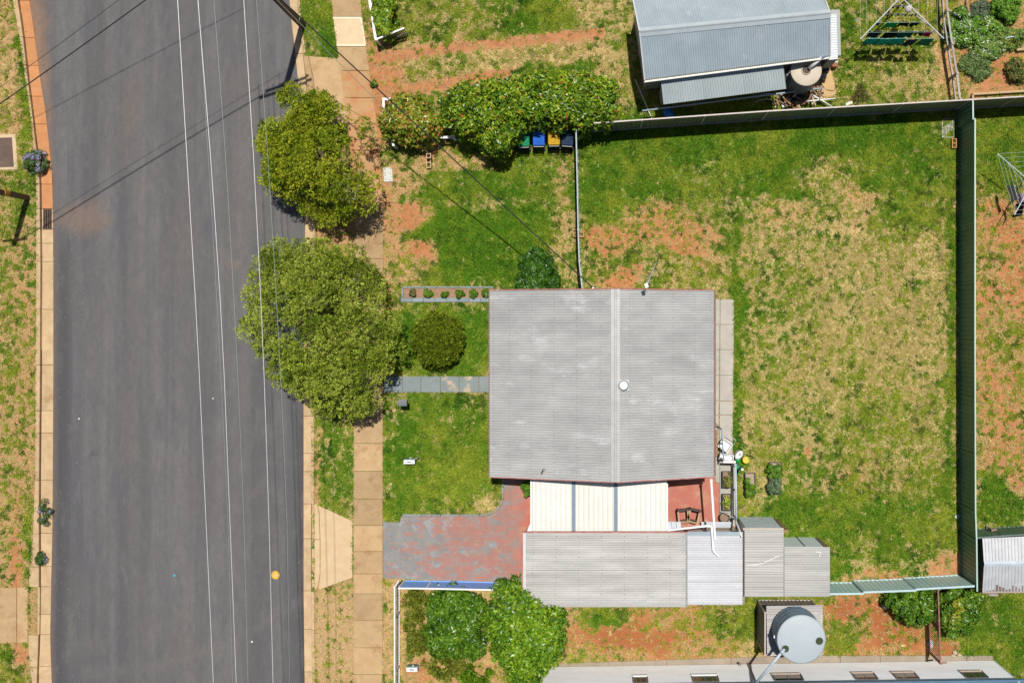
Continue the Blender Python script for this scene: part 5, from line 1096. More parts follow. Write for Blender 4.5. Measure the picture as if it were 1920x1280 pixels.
# ------------------------------------------------------------------ wheelie bins under the hedge
binb = M('bin_body_green', (.012, .03, .022), None, 5, .45)
def wheelie(px, py, lidc, label, rot=0.):
    zt = .95; x, y = w2(px, py, zt); t = thing('wheelie_bin', label, 'bin', (x, y, 0), 'wheelie bins under the hedge', rotz=rot)
    def loc(bm, nm, mat, par=t, sm=False, bev=0.):
        o = bm.build(nm, mat, None, sm, bev); lo = WO[o]; o.parent = par; o.location = lo if par is t else lo - WO_L[par]; WO_L[o] = lo; return o
    WO_L = {}
    b = MB(); v = []; 
    for z, hx, hy in ((.06, .19, .22), (.86, .235, .285)): v += [(-hx, -hy, z), (hx, -hy, z), (hx, hy, z), (-hx, hy, z)]
    b.add(v, [(3, 2, 1, 0), (4, 5, 6, 7), (0, 1, 5, 4), (1, 2, 6, 5), (2, 3, 7, 6), (3, 0, 4, 7)]); loc(b, 'body', binb, bev=.02)
    b = MB(); pr = []
    for cx, cy, a0 in ((.17, .23, 0), (-.17, .23, 90), (-.20, -.26, 180), (.20, -.26, 270)):
        rr = .08 if cy > 0 else .05
        for k in range(4): a = R(a0 + 30 * k); pr.append((cx + rr * cos(a), cy + rr * sin(a)))
    b.prism(pr, .87, .945, .09); lid = loc(b, 'lid', lidc, bev=.012)
    b = MB(); b.prism([(-.13, -.2), (.13, -.2), (.12, .17), (-.12, .17)], .946, .96, .1); loc(b, 'lid_panel', lidc, lid, bev=.008)
    b = MB(); b.rod((-.2, -.345, .93), (.2, -.345, .93), .017, 8); loc(b, 'handle', M('bin_handle_grey', (.42, .42, .40), None, 6, .5))
    for s in (-1, 1):
        b = MB(); b.rod((s * .19, -.28, .1), (s * .235, -.28, .1), .1, 14); loc(b, 'wheel', darkp)
        b = MB(); b.bar((s * .19, -.27, .9), (s * .19, -.35, .92), .03, .04); loc(b, 'hinge', binb)
wheelie(981.5, 260.5, M('lid_green', (.008, .19, .085), (.006, .16, .07), 4, .65, spec=.15), 'wheelie bin with bright green lid', .03)
wheelie(1010, 259, M('lid_blue', (.01, .10, .45), (.01, .085, .39), 4, .65, spec=.15), 'wheelie bin with bright blue lid')
wheelie(1038.5, 258, M('lid_yellow', (.46, .27, .01), (.40, .23, .01), 4, .65, spec=.15), 'wheelie bin with mustard yellow lid', .02)
wheelie(1064.5, 258.5, M('lid_navy', (.012, .03, .07), (.01, .025, .06), 4, .65, spec=.15), 'wheelie bin with dark navy lid', -.08)

# ------------------------------------------------------------------ water tanks and tank stand
def tank(label, cx, cy, z0, z1, r, body, lid, holes, ribs):
    t = thing('water_tank', label, 'tank', (cx, cy, z0)); pr = [(r * .98, 0)]
    for i in range(ribs): zz = (z1 - z0) * (i + .5) / ribs; pr += [(r, zz - .05), (r * 1.015, zz), (r, zz + .05)]
    pr += [(r, z1 - z0 - .03)]; b = MB(); b.lathe((cx, cy, z0), pr, 44); b.build('body', body, t, True)
    b = MB(); b.lathe((cx, cy, z1 - .03), [(r * 1.02, 0), (r * 1.03, .03), (r * .97, .05), (r * .5, .11), (.02, .125)], 48); ld_ = b.build('lid', lid, t, True)
    for hx, hy, hr, cm in holes:
        d = math.hypot(hx - cx, hy - cy) / r; zz = z1 - .03 + .05 + .07 * max(0, 1 - d)
        b = MB(); b.lathe((hx, hy, zz), [(hr, -.03), (hr, .05), (hr * .84, .05), (hr * .84, .03)], 26); b.build('inlet_collar', lid, ld_, True)
        b = MB(); b.lathe((hx, hy, zz + .02), [(hr * .84, 0), (hr * .84, .012)], 26); b.build('inlet_mesh', cm, ld_)
    return t
mesh_b = M('rusty_mesh', (.11, .075, .06), (.05, .035, .03), 25, .8); mesh_g = M('mossy_mesh', (.045, .06, .02), (.025, .035, .012), 20, .8)
beige = M('beige_lid', (.52, .45, .35), (.47, .40, .31), 2, .6); bluet = M('blue_grey_tank', (.17, .20, .25), (.14, .165, .21), 2, .5)
tx, ty = w2(1512, 131.5, 2.15)
tank('round beige-lidded water tank beside the blue-roofed house', tx, ty, 0, 2.1, .60, bluet, beige, [(*w2(1512, 131, 2.2), .2, mesh_b)], 5)
dpp = thing('downpipe', 'fat white downpipe feeding the beige-lidded tank', 'pipe', w3(1530, 118, 2.5))
b = MB(); b.rod(w3(1541, 107, 2.7), w3(1517, 128.5, 2.3), .075, 12); b.build('pipe', whitep, dpp, True); b = MB(); b.rod(w3(1546, 103, 2.74), w3(1539, 109, 2.66), .085, 12); b.build('elbow', M('pipe_blue_grey', (.2, .27, .36), None, 5, .5), dpp, True)
op = thing('overflow_pipe', 'bent white overflow pipe on the left side of the beige-lidded tank', 'pipe', w3(1478, 140, 1.5))
b = MB(); b.tube([w3(1487, 134, 1.9), w3(1480, 134.5, 1.95), w3(1476, 138, 1.85), w3(1470, 151, .9)], .06, 10); b.build('pipe', whitep, op, True)
pad = MB(); pad.prism(WP([(1520,134),(1556,124),(1563,150),(1568,176),(1556,186),(1530,188),(1505,176),(1480,176),(1478,150),(1500,140)]), -.05, .035); tag(pad.build('concrete_pad', M('tan_pad', (.52, .36, .18), (.45, .29, .13), 2.5, .9), bevel=.01), 'tan concrete pad under the beige-lidded tank', 'paving', kind='structure')
# tank stand shed
tsr = 2.02
ts = thing('tank_stand', 'small ribbed shed carrying the large round tank', 'shed', w3(1475, 1165))
corn = [w2(1437, 1135, tsr), w2(1543, 1134, tsr), w2(1544, 1225, tsr), w2(1438, 1226, tsr)]
sheets(ts, (*corn[0], tsr), (*corn[3], tsr), (*corn[1], tsr - .04), (*corn[2], tsr - .04), galv_r, width=.78)
wc = [w2(1421, 1124.5), w2(1521, 1124.5), w2(1521, 1200), w2(1421, 1200)]; brw = M('brown_ribbed_wall', (.30, .26, .23), (.24, .205, .18), 3, .6, rand=.05)
for a, c in zip(wc, wc[1:] + wc[:1]): panel(ts, a, c, 0, 1.98, brw, MATS['dusty_pink_rail'], pitch=.16, amp=.02, side=1)
tk = np.array(w2(1502.4, 1197.7, 3.5))
tank('large pale grey round water tank above the ribbed shed', tk[0], tk[1], 2.05, 3.5, .905, M('slate_tank', (.20, .27, .32), (.17, .235, .28), 1.5, .5), M('pale_tank_lid', (.37, .415, .44), (.34, .385, .41), 1.2, .55), [(*w2(1472, 1214.5, 3.5), .165, mesh_g), (*w2(1535.5, 1200, 3.5), .17, mesh_g)], 4)
pd = thing('downpipe', 'blue-white downpipe from the white house up to the round tank', 'pipe', w3(1440, 1250, 3.2))
b = MB(); b.rod(w3(1471, 1216, 3.66), w3(1414, 1284, 3.0), .055, 10); b.build('pipe', M('pipe_pale_blue', (.42, .49, .56), (.36, .43, .5), 3, .4), pd, True); b = MB(); b.rod(w3(1466, 1222, 3.62), w3(1464.5, 1224, 3.6), .07, 10); b.build('collar', m_al, pd)
fx_, fy_ = w2(1453.5, 1193, 3.1); b = MB(); b.obox((fx_, fy_, 3.05), (.13, .1, .1)); o = tag(b.build('overflow_fitting', whitep, bevel=.01), 'white overflow fitting on the left side of the large tank', 'fitting'); b = MB(); b.rod((fx_ + .05, fy_, 3.1), (fx_ + .16, fy_, 3.1), .035, 8); b.build('spigot', whitep, o)

# ------------------------------------------------------------------ garden shed, right edge
gs_ = thing('garden_shed', 'grey ribbed garden shed with peeling paint at the right edge', 'shed', w3(1890, 1040))
wr = M('grey_white_ribbed', (.46, .47, .48), (.39, .40, .42), 2.5, .55, c3=(.38, .37, .37), scale3=1.5, t3=.6, metal=.1)
a0, a1 = w3(1845, 1057, 2.15), w3(1990, 1054, 2.15); n0, n1 = w3(1842, 1009, 1.85), w3(1990, 1002, 1.85); s0, s1_ = w3(1842, 1109, 1.85), w3(1990, 1107, 1.85)
sheets(gs_, a0, a1, n0, n1, wr, width=.8, pitch=.13, amp=.011, prof='trap'); sheets(gs_, a0, a1, s0, s1_, wr, width=.8, pitch=.13, amp=.011, prof='trap')
strip(gs_, 'ridge_cap', [(np.array(a0) + (0, .1, .0), np.array(a1) + (0, .1, .0)), (np.array(a0) + (0, 0, .045), np.array(a1) + (0, 0, .045)), (np.array(a0) + (0, -.1, .0), np.array(a1) + (0, -.1, .0))], M('ridge_blue_white', (.47, .53, .58), None, 4, .5))
b = MB(); b.prism([w2(1836, 1000), w2(1990, 996), w2(1990, 1084), w2(1836, 1087)], 0, 1.8); b.build('wall', M('shed_grey_wall', (.28, .29, .31), (.24, .25, .27), 3, .6), gs_)
b = MB(); b.bar((s0[0], s0[1] - .03, 1.82), (s1_[0], s1_[1] - .03, 1.82), .05, .07); b.build('eave_trim', M('pink_trim', (.36, .26, .24), None, 4, .6), gs_)
rp = MB(); rs = random.Random(4)
for i in range(22):
    x = 1849 + i * 5.9; ln = rs.uniform(3, 14) * (1 if i > 1 else .4); t = ln / 52.
    for q_ in range(1):
        A_ = [lerp(w3(x, 1108.6, 1.85), w3(x + .5, 1057, 2.15), tt) for tt in (0.01, t)]; B2 = [lerp(w3(x + 4.1, 1108.6, 1.85), w3(x + 4.5, 1057, 2.15), tt) for tt in (0.01, t * rs.uniform(.7, 1.1))]
        rp.add([(p[0], p[1], p[2] + .006) for p in (A_[0], B2[0], B2[1], A_[1])], [(0, 1, 2, 3)])
o = rp.build('bare_rust_patch', M('bare_brown_primer', (.13, .085, .065), (.17, .11, .085), 9, .9), gs_); o['kind'] = 'stuff'
tpst = thing('garden_tap', 'tall white garden tap post in front of the grey shed', 'tap', w3(1846, 995))
x, y = w2(1848, 985); b = MB(); b.rod((x, y, 0), (x, y, .85), .03, 8); b.build('standpipe', whitep, tpst); b = MB(); b.obox((x + .02, y, .85), (.22, .1, .07), .3); b.build('tap_head', browng, tpst)

# ------------------------------------------------------------------ clotheslines and washing
steel = M('galvanised_tube', (.62, .63, .65), (.54, .55, .57), 6, .4, metal=.2); lnm = M('line_cord', (.42, .52, .46), None, 6, .6)
def hoist(label, c, ends, z, fr, rr=.022):
    cx, cy = w2(*c, z); t = thing('rotary_clothesline', label, 'clothesline', (cx, cy, 0)); C = Vector((cx, cy, z - .18))
    b = MB(); b.rod((cx, cy, 0), (cx, cy, z), .032, 10); b.build('post', steel, t)
    E = [Vector(w3(*e, z)) for e in ends]
    for e in E:
        b = MB(); b.rod(C, e, rr, 8); b.build('arm', steel, t)
        m_ = C.lerp(e, .78); q = Vector((cx, cy, z - .75)); b = MB(); b.rod(q, m_, rr * .6, 6); b.build('brace', steel, t)
    for f in fr:
        b = MB()
        for p, q in zip(E, E[1:] + E[:1]): b.rod(C.lerp(p, f), C.lerp(q, f), .005, 4)
        b.build('line', lnm, t)
    return C, E
FR = (.23, .41, .61, .84, .985)
C1, E1_ = hoist('large rotary clothesline full of washing at the top right', (1692, -8), [(1613, 74), (1770, 73), (1772, -90), (1612, -90)], 2.0, FR)
C2, E2_ = hoist('rotary clothesline with lilac washing at the right edge', (1938, 342), [(1870, 288), (1902, 403), (2006, 396), (1974, 281)], 1.9, (.35, .55, .7, .85, .99), .018)
def cloth_mesh(p, q, drop, seed, shape):
    r = random.Random(seed); p, q = Vector(p), Vector(q); nu, nv = 9, 7; d = (q - p); n_ = Vector((-d.y, d.x, 0)).normalized(); v = []; f = []
    ph = r.uniform(0, 6); amp = r.uniform(.02, .045)
    for j in range(nv):
        t = j / (nv - 1)
        for i in range(nu):
            s = i / (nu - 1); ss = s
            if shape == 'shirt': ss = .5 + (s - .5) * (1 + .35 * max(0, t - .55) * 2)
            if shape == 'pants': ss = .5 + (s - .5) * (1 - .15 * t)
            dr = drop * t * (1 + (.14 * sin(3 * pi * s + ph) if shape == 'shirt' else .05 * sin(5 * s + ph)))
            if shape == 'pants' and abs(s - .5) < .1 and t > .35: dr = drop * (.35 + .1 * t)
            z = p.z - dr - (.02 * sin(pi * s) if shape != 'towel' else .006); pt = p + d * ss + n_ * (amp * t * sin(9 * s + ph) + .03 * t * sin(4 * s + 2 * ph)); v.append((pt.x, pt.y, z))
    for j in range(nv - 1):
        for i in range(nu - 1): a = j * nu + i; f.append((a, a + 1, a + nu + 1, a + nu))
    return v, f
def cl(name, label, cat, x0, x1, y, drop, col, shape='towel', seed=1, z=1.93, dy=-.3):
    v, f = cloth_mesh(w3(x0, y, z), w3(x1, y + dy, z), drop, seed, shape); b = MB(); b.add(v, f); m_ = M('cloth_' + '_'.join(f'{int(c*999)}' for c in col), col, tuple(c * .85 for c in col), 12, .9, trans=.4)
    o = b.build(name, m_, None, True); md = o.modifiers.new('cloth_thickness', 'SOLIDIFY'); md.thickness = .008; tag(o, label, cat, 'washing on the clothesline')
    for t in (.12, .88):
        pg = MB(); p = Vector(w3(x0, y, z)).lerp(Vector(w3(x1, y + dy, z)), t); pg.obox((p.x, p.y, p.z - .035), (.014, .03, .075)); pg.build('peg', whitep, o)
TL = (.01, .52, .38); DT = (.015, .2, .165); NV = (.03, .045, .11); BK = (.012, .011, .012); GN = (.015, .6, .25)
cl('shirt', 'teal shirt, leftmost on the front clothesline row', 'shirt', 1627, 1650, 72, 0.89, TL, 'shirt', 1); cl('shirt', 'teal shirt, second from the left on the front row', 'shirt', 1651, 1675, 73, 0.93, TL, 'shirt', 2); cl('shirt', 'teal shirt, middle of the front row', 'shirt', 1677, 1701, 72, 0.89, TL, 'shirt', 3)
cl('trousers', 'dark navy trousers on the front row right of the teal shirts', 'trousers', 1703, 1723, 74, 0.93, NV, 'pants', 4); cl('shirt', 'green shirt at the right end of the front row', 'shirt', 1729, 1753, 73, 1.02, (.01, .25, .15), 'shirt', 5)
cl('towel', 'navy towel at the left end of the second row', 'towel', 1631, 1658, 59.5, 0.78, NV, 'towel', 6); cl('towel', 'black-brown towel in the second row', 'towel', 1661, 1687, 59.8, 1.05, BK, 'towel', 7); cl('towel', 'dark teal towel in the second row', 'towel', 1689, 1717, 59.5, 0.93, DT, 'towel', 8)
cl('shorts', 'slate grey shorts in the second row', 'shorts', 1718, 1735, 59.5, 0.56, (.04, .05, .075), 'pants', 9); cl('child_dress', 'hot pink frilly top at the right end of the second row', 'top', 1736, 1750, 59, 0.74, (.62, .02, .25), 'shirt', 10)
cl('shirt', 'bright green shirt on the third row', 'shirt', 1664, 1686, 42, 0.89, GN, 'shirt', 11); cl('shirt', 'black top on the third row', 'shirt', 1688, 1707, 42, 0.65, BK, 'shirt', 12); cl('shorts', 'navy shorts at the right of the third row', 'shorts', 1710, 1727, 41.5, 0.56, NV, 'pants', 13); cl('cloth', 'small blue cloth at the left of the third row', 'cloth', 1647, 1652, 41.5, 0.46, (.02, .17, .4), 'towel', 14)
for i, (x, y) in enumerate(((1662, 26), (1667, 26), (1672, 26), (1683, 26.5), (1693, 26), (1699, 26), (1705, 27), (1711, 26), (1717, 25.5), (1674, 13), (1679, 11), (1684, 10.5), (1689, 10), (1694, 10))):
    v, f = cloth_mesh(w3(x, y, 1.93), w3(x + 3.2, y, 1.93), .2, 40 + i, 'towel'); b = MB(); b.add(v, f); o = b.build('sock', M('sock_dark', (.02, .02, .022), (.05, .05, .055), 20, .9) if i not in (4, 12) else M('sock_grey', (.3, .3, .32), None, 20, .9), None, True); md = o.modifiers.new('cloth_thickness', 'SOLIDIFY'); md.thickness = .02
    tag(o, 'small sock pegged on the %s of the large clothesline' % ('second row from the centre' if i < 9 else 'innermost row'), 'sock', 'socks on the ' + ('second row' if i < 9 else 'innermost row'))
hx, hy, hz_ = w3(1705, 15.5, 1.9); b = MB(); b.lathe((hx, hy, hz_ - .12), [(.14, 0), (.15, .02), (.12, .05), (.1, .11), (.03, .13)], 18); o = b.build('cap', M('pale_cap', (.5, .48, .47), (.4, .38, .38), 9, .8), None, True); tag(o, 'pale round hat pegged on the innermost clothesline row', 'hat'); b = MB(); b.lathe((hx, hy, hz_ + .012), [(.02, 0), (.01, .02)], 8); b.build('button', darkp, o)
cl('blouse', 'grey and lilac blouse on the right-edge clothesline', 'blouse', 1902, 1910, 346, .75, (.55, .52, .58), 'shirt', 15, 1.8, 28); cl('cloth', 'lilac cloth beside the blouse at the right edge', 'cloth', 1916, 1922, 362, .6, (.6, .42, .72), 'towel', 16, 1.8, 22); cl('towel', 'black towel hanging lowest on the right-edge clothesline', 'towel', 1921, 1917, 378, 0.93, BK, 'towel', 17, 1.8, 26)
b = MB(); x, y = w2(1605.5, 38); b.obox((x, y, .01), (.09, .05, .03), .5); tag(b.build('peg', M('blue_plastic', (.02, .24, .6), None, 5, .4), bevel=.008), 'tiny blue plastic scrap on the grass left of the clothesline', 'litter')

# ------------------------------------------------------------------ front yard things
bed = thing('garden_bed', 'narrow edged mulch bed with blue-grey borders in the front yard', 'garden bed', w3(835, 550))
b = MB(); b.prism(WP([(757,540),(930,540.5),(930,559),(757,558)]), -.05, .025); b.build('mulch', M('mulch', (.33, .20, .12), (.25, .15, .09), 14, .95, bump=.8, bscale=45, c3=(.45, .33, .22), scale3=9, t3=.58), bed)
bg_ = M('blue_grey_border', (.225, .27, .285), (.19, .23, .245), 4, .8, rand=.1)
for i in range(8):
    x0 = 752 + i * 21.4; b = MB(); b.prism(WP([(x0, 558.3), (x0 + 21, 558.5), (x0 + 21, 566.3), (x0, 566.3)]), -.05, .07 + .006 * (i % 2)); b.build('border_slab', bg_, bed, bevel=.01)
    b = MB(); b.prism(WP([(x0 + 3, 536.8), (x0 + 24, 537), (x0 + 24, 540), (x0 + 3, 539.8)]), -.05, .06 + .008 * (i % 3)); b.build('border_brick', bg_, bed, bevel=.008)
b = MB(); b.prism(WP([(753,540.3),(756.6,540.3),(756.6,558),(753,558)]), -.05, .065); b.build('border_brick', bg_, bed, bevel=.008)
mb = thing('letterbox', 'dark metal letterbox on a post beside the front path', 'letterbox', w3(757, 752))
x, y = w2(754.5, 755, 1.1); b = MB(); b.obox((x, y + .02, 0), (.08, .08, .95)); b.build('post', gt, mb)
b = MB(); b.obox((x, y, .92), (.32, .2, .16)); b.build('box', M('letterbox_grey', (.10, .11, .12), (.14, .15, .16), 9, .5), mb, bevel=.01)
b = MB(); b.add([(x - .18, y - .13, 1.08), (x + .18, y - .13, 1.08), (x + .18, y, 1.17), (x - .18, y, 1.17), (x - .18, y + .13, 1.08), (x + .18, y + .13, 1.08)], [(0, 1, 2, 3), (3, 2, 5, 4), (0, 3, 4), (1, 5, 2), (0, 4, 5, 1)]); b.build('lid', M('letterbox_lid', (.22, .24, .26), (.16, .17, .18), 9, .4), mb)
for px, py, lb in ((767, 865, 'green and white water meter box with tap on the front lawn'), (772, 1254, 'green and white water meter box in the bottom-left garden')):
    mt = thing('water_meter', lb, 'meter', w3(px, py)); x, y = w2(px, py, .4); gm = M('meter_green', (.10, .22, .19), None, 6, .6)
    b = MB(); b.obox((x, y, 0), (.44, .2, .34)); b.build('body', gm, mt, bevel=.02)
    b = MB(); b.obox((x, y - .02, .341), (.46, .17, .05)); cvr = b.build('cover', whitep, mt, bevel=.015)
    b = MB(); b.obox((x, y - .02, .392), (.16, .05, .012)); b.build('reading_window', gm, cvr, bevel=.004)
    b = MB(); b.tube([(x + .2, y + .1, .1), (x + .2, y + .1, .42), (x + .35, y + .14, .45), (x + .36, y + .18, .3)], .018, 6); b.build('tap_pipe', m_al, mt); b = MB(); b.obox((x + .05, y + .14, .3), (.07, .05, .07)); b.build('valve', MATS['beige_lid'], mt)
x, y = w2(728, 327); b = MB(); b.prism(WP([(719,315),(732,314),(736,318),(737,341),(720,341.5)]), -.02, .06); o = tag(b.build('cover_slab', M('pale_concrete', (.56, .55, .50), (.5, .49, .44), 6, .85), bevel=.012), 'pale concrete cover slab at the edge of the footpath', 'cover')
for dx, dy in ((-.12, .2), (.1, .22), (-.1, -.2), (.08, -.24), (-.12, .05), (-.12, -.05)):
    b = MB(); b.lathe((x + dx, y + dy, .0605), [(.02, 0), (.02, .003)], 8); b.build('bolt_hole', darkp, o)
def block(px, py, rot, mat, label, z=0., sx=.19, sy=.39, h=.19, holes=2, name='hollow_block'):
    x, y = w2(px, py, h); root = thing(name, label, 'block', (x, y, z)); ca, sa = cos(rot), sin(rot)
    def bx_(nm, cx, cy, lx_, ly, z0, z1, m_):
        b = MB(); b.obox((x + cx * ca - cy * sa, y + cx * sa + cy * ca, z + z0), (lx_, ly, z1 - z0), rot); return b.build(nm, m_, root)
    t = .035
    for s in (-1, 1): bx_('face_shell', s * (sx / 2 - t / 2), 0, t, sy, 0, h, mat)
    for k in range(holes + 1): bx_('web', 0, -sy / 2 + t / 2 + k * (sy - t) / holes, sx - 2 * t - .002, t, 0, h - .002, mat)
    return root
tanb = M('tan_block', (.47, .34, .20), (.4, .28, .16), 9, .9); redb = M('red_block', (.36, .14, .09), (.3, .11, .07), 9, .9)
block(803.5, 305, .02, tanb, 'hollow tan block lying below the hedge where the stay wire ends', sy=.45)
block(803.5, 292, .0, tanb, 'tan brick stub under the end of the stay wire', sx=.2, sy=.2, h=.38, holes=1)
block(1789.5, 268.5, .0, M('orange_block', (.5, .24, .10), (.42, .19, .08), 9, .9), 'orange hollow block beside the tall green fence'); block(1078, 437, .1, M('orange_block2', (.48, .26, .12), None, 9, .9), 'orange hollow block left of the dividing fence', sy=.3, holes=1); block(1090.5, 440, .0, MATS['orange_block2'], 'small orange hollow block right of the dividing fence', sx=.2, sy=.22, holes=1); block(758, 1127, pi / 2, redb, 'red hollow brick by the white picket fence', sx=.17, sy=.22)
# lattice offcut
lp = thing('wire_lattice', 'pale wire lattice panel lying in the fence corner', 'lattice', w3(1777, 243)); x0, y0 = w2(1766, 258); x1, y1 = w2(1788, 224); lw = M('lattice_white', (.52, .52, .5), None, 8, .6)
for i in range(9):
    t = i / 8
    for sg_ in (-1, 1):
        xa = x0 + (x1 - x0) * t; b = MB(); ln = (x1 - x0) * .5; p = (max(x0, min(x1, xa)), y0 + (y1 - y0) * t * .5, .03 + .012 * (sg_ > 0)); q = (x0 + (x1 - x0) * (t if sg_ > 0 else 1 - t), y1 - (y1 - y0) * (1 - t) * .5, .03 + .012 * (sg_ > 0)); b.bar(p, q, .018, .008); b.build('strip', lw, lp)
for q0, q1 in (((x0, y0), (x1, y0)), ((x0, y1), (x1, y1)), ((x0, y0), (x0, y1)), ((x1, y0), (x1, y1))):
    b = MB(); b.bar((*q0, .055), (*q1, .055), .02, .01); b.build('strip', lw, lp)

# ------------------------------------------------------------------ back steps, patio and pots
st = thing('back_steps', 'brown timber back landing under the right eave of the house', 'steps', w3(1342, 826))
dk = M('deck_timber', (.36, .19, .09), (.29, .15, .07), 5, .7, stretch=(1, .3, 1), rand=.12)
for i in range(7):
    b = MB(); b.prism(WP([(1327, 798 + i * 8.1), (1345.6, 798 + i * 8.1), (1345.6, 805.6 + i * 8.1), (1327, 805.6 + i * 8.1)], .5), .46, .5); b.build('deck_board', dk, st, bevel=.006)
b = MB(); b.prism(WP([(1328, 799), (1344.8, 799), (1344.8, 853), (1328, 853)], .4), 0, .455); b.build('step_frame', darkp, st)
hr = thing('handrail', 'steel-blue handrail beside the back landing', 'handrail', w3(1352, 835)); srm = M('steel_blue', (.13, .24, .33), (.11, .21, .29), 5, .45)
b = MB(); b.bar(w3(1353, 804, 1.35), w3(1357, 864, 1.35), .055, .05); b.build('rail', srm, hr)
for (a, c) in ((1353, 805), (1355, 834), (1357, 863)):
    x, y = w2(a, c, 1.35); b = MB(); b.obox((x, y, 0), (.04, .04, 1.33)); b.build('post', whitep if c > 860 else darkp, hr)
for k in range(3):
    b = MB(); z = .5 + k * .25; x, y = w2(1353, 806, 1.35); b.bar((x, y, z), (x - .2, y + .25, z + .05), .02, .02); b.build('end_bar', darkp, hr)
b = MB(); x, y = w2(1342, 804, .7); b.lathe((x, y, .5), [(.06, 0), (.075, .1), (.03, .28), (.03, .3)], 12); o = tag(b.build('jug', whitep, None, True), 'white plastic jug standing on the back landing', 'jug'); b = MB(); b.rod((x + .05, y, .62), (x + .05, y, .75), .012); b.build('handle', whitep, o)
def trough(name, label, cat, px, py, rot, sx, sy, z0, z1, mat, legs=True, inner=None, taper=.85, wall=.03):
    x, y = w2(px, py, z1); t = thing(name, label, cat, (x, y, 0)); ca, sa = cos(rot), sin(rot); q = lambda u_, v_, z: (x + u_ * ca - v_ * sa, y + u_ * sa + v_ * ca, z)
    rings = [(taper, z0, 0), (1, z1, 0), (1, z1, wall), (taper, z0 + wall, wall)]; v = []; f = []
    for tp2, z, w_ in rings: v += [q(s * (sx / 2 * tp2 - w_), r_ * (sy / 2 * tp2 - w_), z) for s, r_ in ((-1, -1), (1, -1), (1, 1), (-1, 1))]
    for i in range(3):
        for k in range(4): k2 = (k + 1) % 4; f.append((i * 4 + k, i * 4 + k2, i * 4 + 4 + k2, i * 4 + 4 + k))
    f += [(3, 2, 1, 0), (12, 13, 14, 15)]; b = MB(); b.add(v, f); b.build('tub', mat, t, bevel=.006)
    if legs:
        for s, r_ in ((-1, -1), (1, -1), (1, 1), (-1, 1)):
            b = MB(); b.rod(q(s * sx * .42, r_ * sy * .42, 0), q(s * sx * .36, r_ * sy * .36, z0 + .02), .018); b.build('leg', m_al, t)
    if inner:
        b = MB(); b.prism([q(s * (sx / 2 - wall - .01), r_ * (sy / 2 - wall - .01), 0)[:2] for s, r_ in ((-1, -1), (1, -1), (1, 1), (-1, 1))], z1 - .12, z1 - .05); b.build('soil', inner, t)
    return t, q
t, q = trough('laundry_tub', 'white laundry tub tilted under the handrail', 'tub', 1360, 835, R(-33), .5, .42, .45, .72, whitep)
b = MB(); b.tube([q(-.2, .22, .7), q(-.15, .42, .72), q(.25, .42, .72), q(.27, .22, .7)], .014, 6); b.build('frame_handle', m_al, t)
t, q = trough('laundry_trough', 'second white trough at the corner of the back landing', 'tub', 1362, 857, R(-8), .6, .26, .3, .55, whitep, taper=.9)
b = MB(); b.bar(w3(1356, 865.5, .9), w3(1379, 866, .9), .085, .07); o = tag(b.build('white_beam', whitep, bevel=.008), 'white horizontal beam at the corner below the handrail', 'beam')
x, y = w2(1378, 866, .9); b = MB(); b.obox((x, y, 0), (.08, .08, .85)); b.build('post', whitep, o)
soil = M('potting_soil', (.30, .20, .135), (.2, .13, .09), 18, .95, bump=.6); soilp = M('pale_potting_soil', (.40, .30, .25), (.3, .22, .18), 20, .95, bump=.6); blk = M('black_plastic', (.022, .023, .026), (.03, .032, .036), 6, .45)
trough('planter_box', 'dark planter tub on the patio nearer the house corner', 'planter', 1362.5, 898.5, 0, .36, .70, .0, .38, blk, False, soil); trough('planter_box', 'dark planter tub on the patio nearer the bench', 'planter', 1362.5, 941, 0, .36, .70, .0, .38, blk, False, soil)
trough('planter_box', 'dark planter box on the grass beside the pipe rail', 'planter', 1407, 907, R(3), .42, .92, .0, .32, blk, False, soilp); trough('planter_box', 'dark planter box on the grass furthest from the patio', 'planter', 1453.5, 896, R(-1), .52, 1.32, .0, .3, blk, False, soilp)
for i, (cx, cy, rx, ry, n, pal, lb, h) in enumerate(((1366, 899, 6, 14, 650, [(.05,.08,.02), (.1,.13,.03), (.18,.2,.05), (.3,.28,.05)], 'straggly green plant in the patio tub nearer the house', .7), (1362, 938, 5, 13, 420, [(.06,.12,.01), (.15,.25,.02), (.28,.36,.03), (.4,.42,.05)], 'lime green seedlings in the patio tub nearer the bench', .6), (1406, 914, 10, 17, 2400, PD, 'dark leafy herbs in the planter beside the pipe rail', .65), (1453, 884, 13, 15, 2400, PD, 'dark leafy vegetables in the upper half of the far planter', .6), (1452, 912, 13, 14, 2200, [(.03,.07,.03), (.06,.12,.05), (.1,.17,.08), (.15,.21,.1)], 'grey-green vegetables in the lower half of the far planter', .6))):
    plant('potted_plant', lb, 'plant', [(cx + rx * cos(a), cy + ry * sin(a)) for a in np.linspace(0, 2 * pi, 11)[:-1]], h * .8, .36 if i < 2 else .3, h, None, 18, .1, n, .11, .045, pal, 120 + i, leafg, rough=.4)
x, y = w2(1358.5, 970, .4); rpot = thing('round_pot', 'round dark pot of soil near the patio bench', 'pot', (x, y, 0)); b = MB(); b.lathe((x, y, 0), [(.15, 0), (.2, .36), (.215, .4), (.18, .4), (.175, .33)], 22); b.build('pot', blk, rpot, True); b = MB(); b.lathe((x, y, .3), [(.178, 0), (.178, .05)], 20); b.build('soil', soil, rpot)
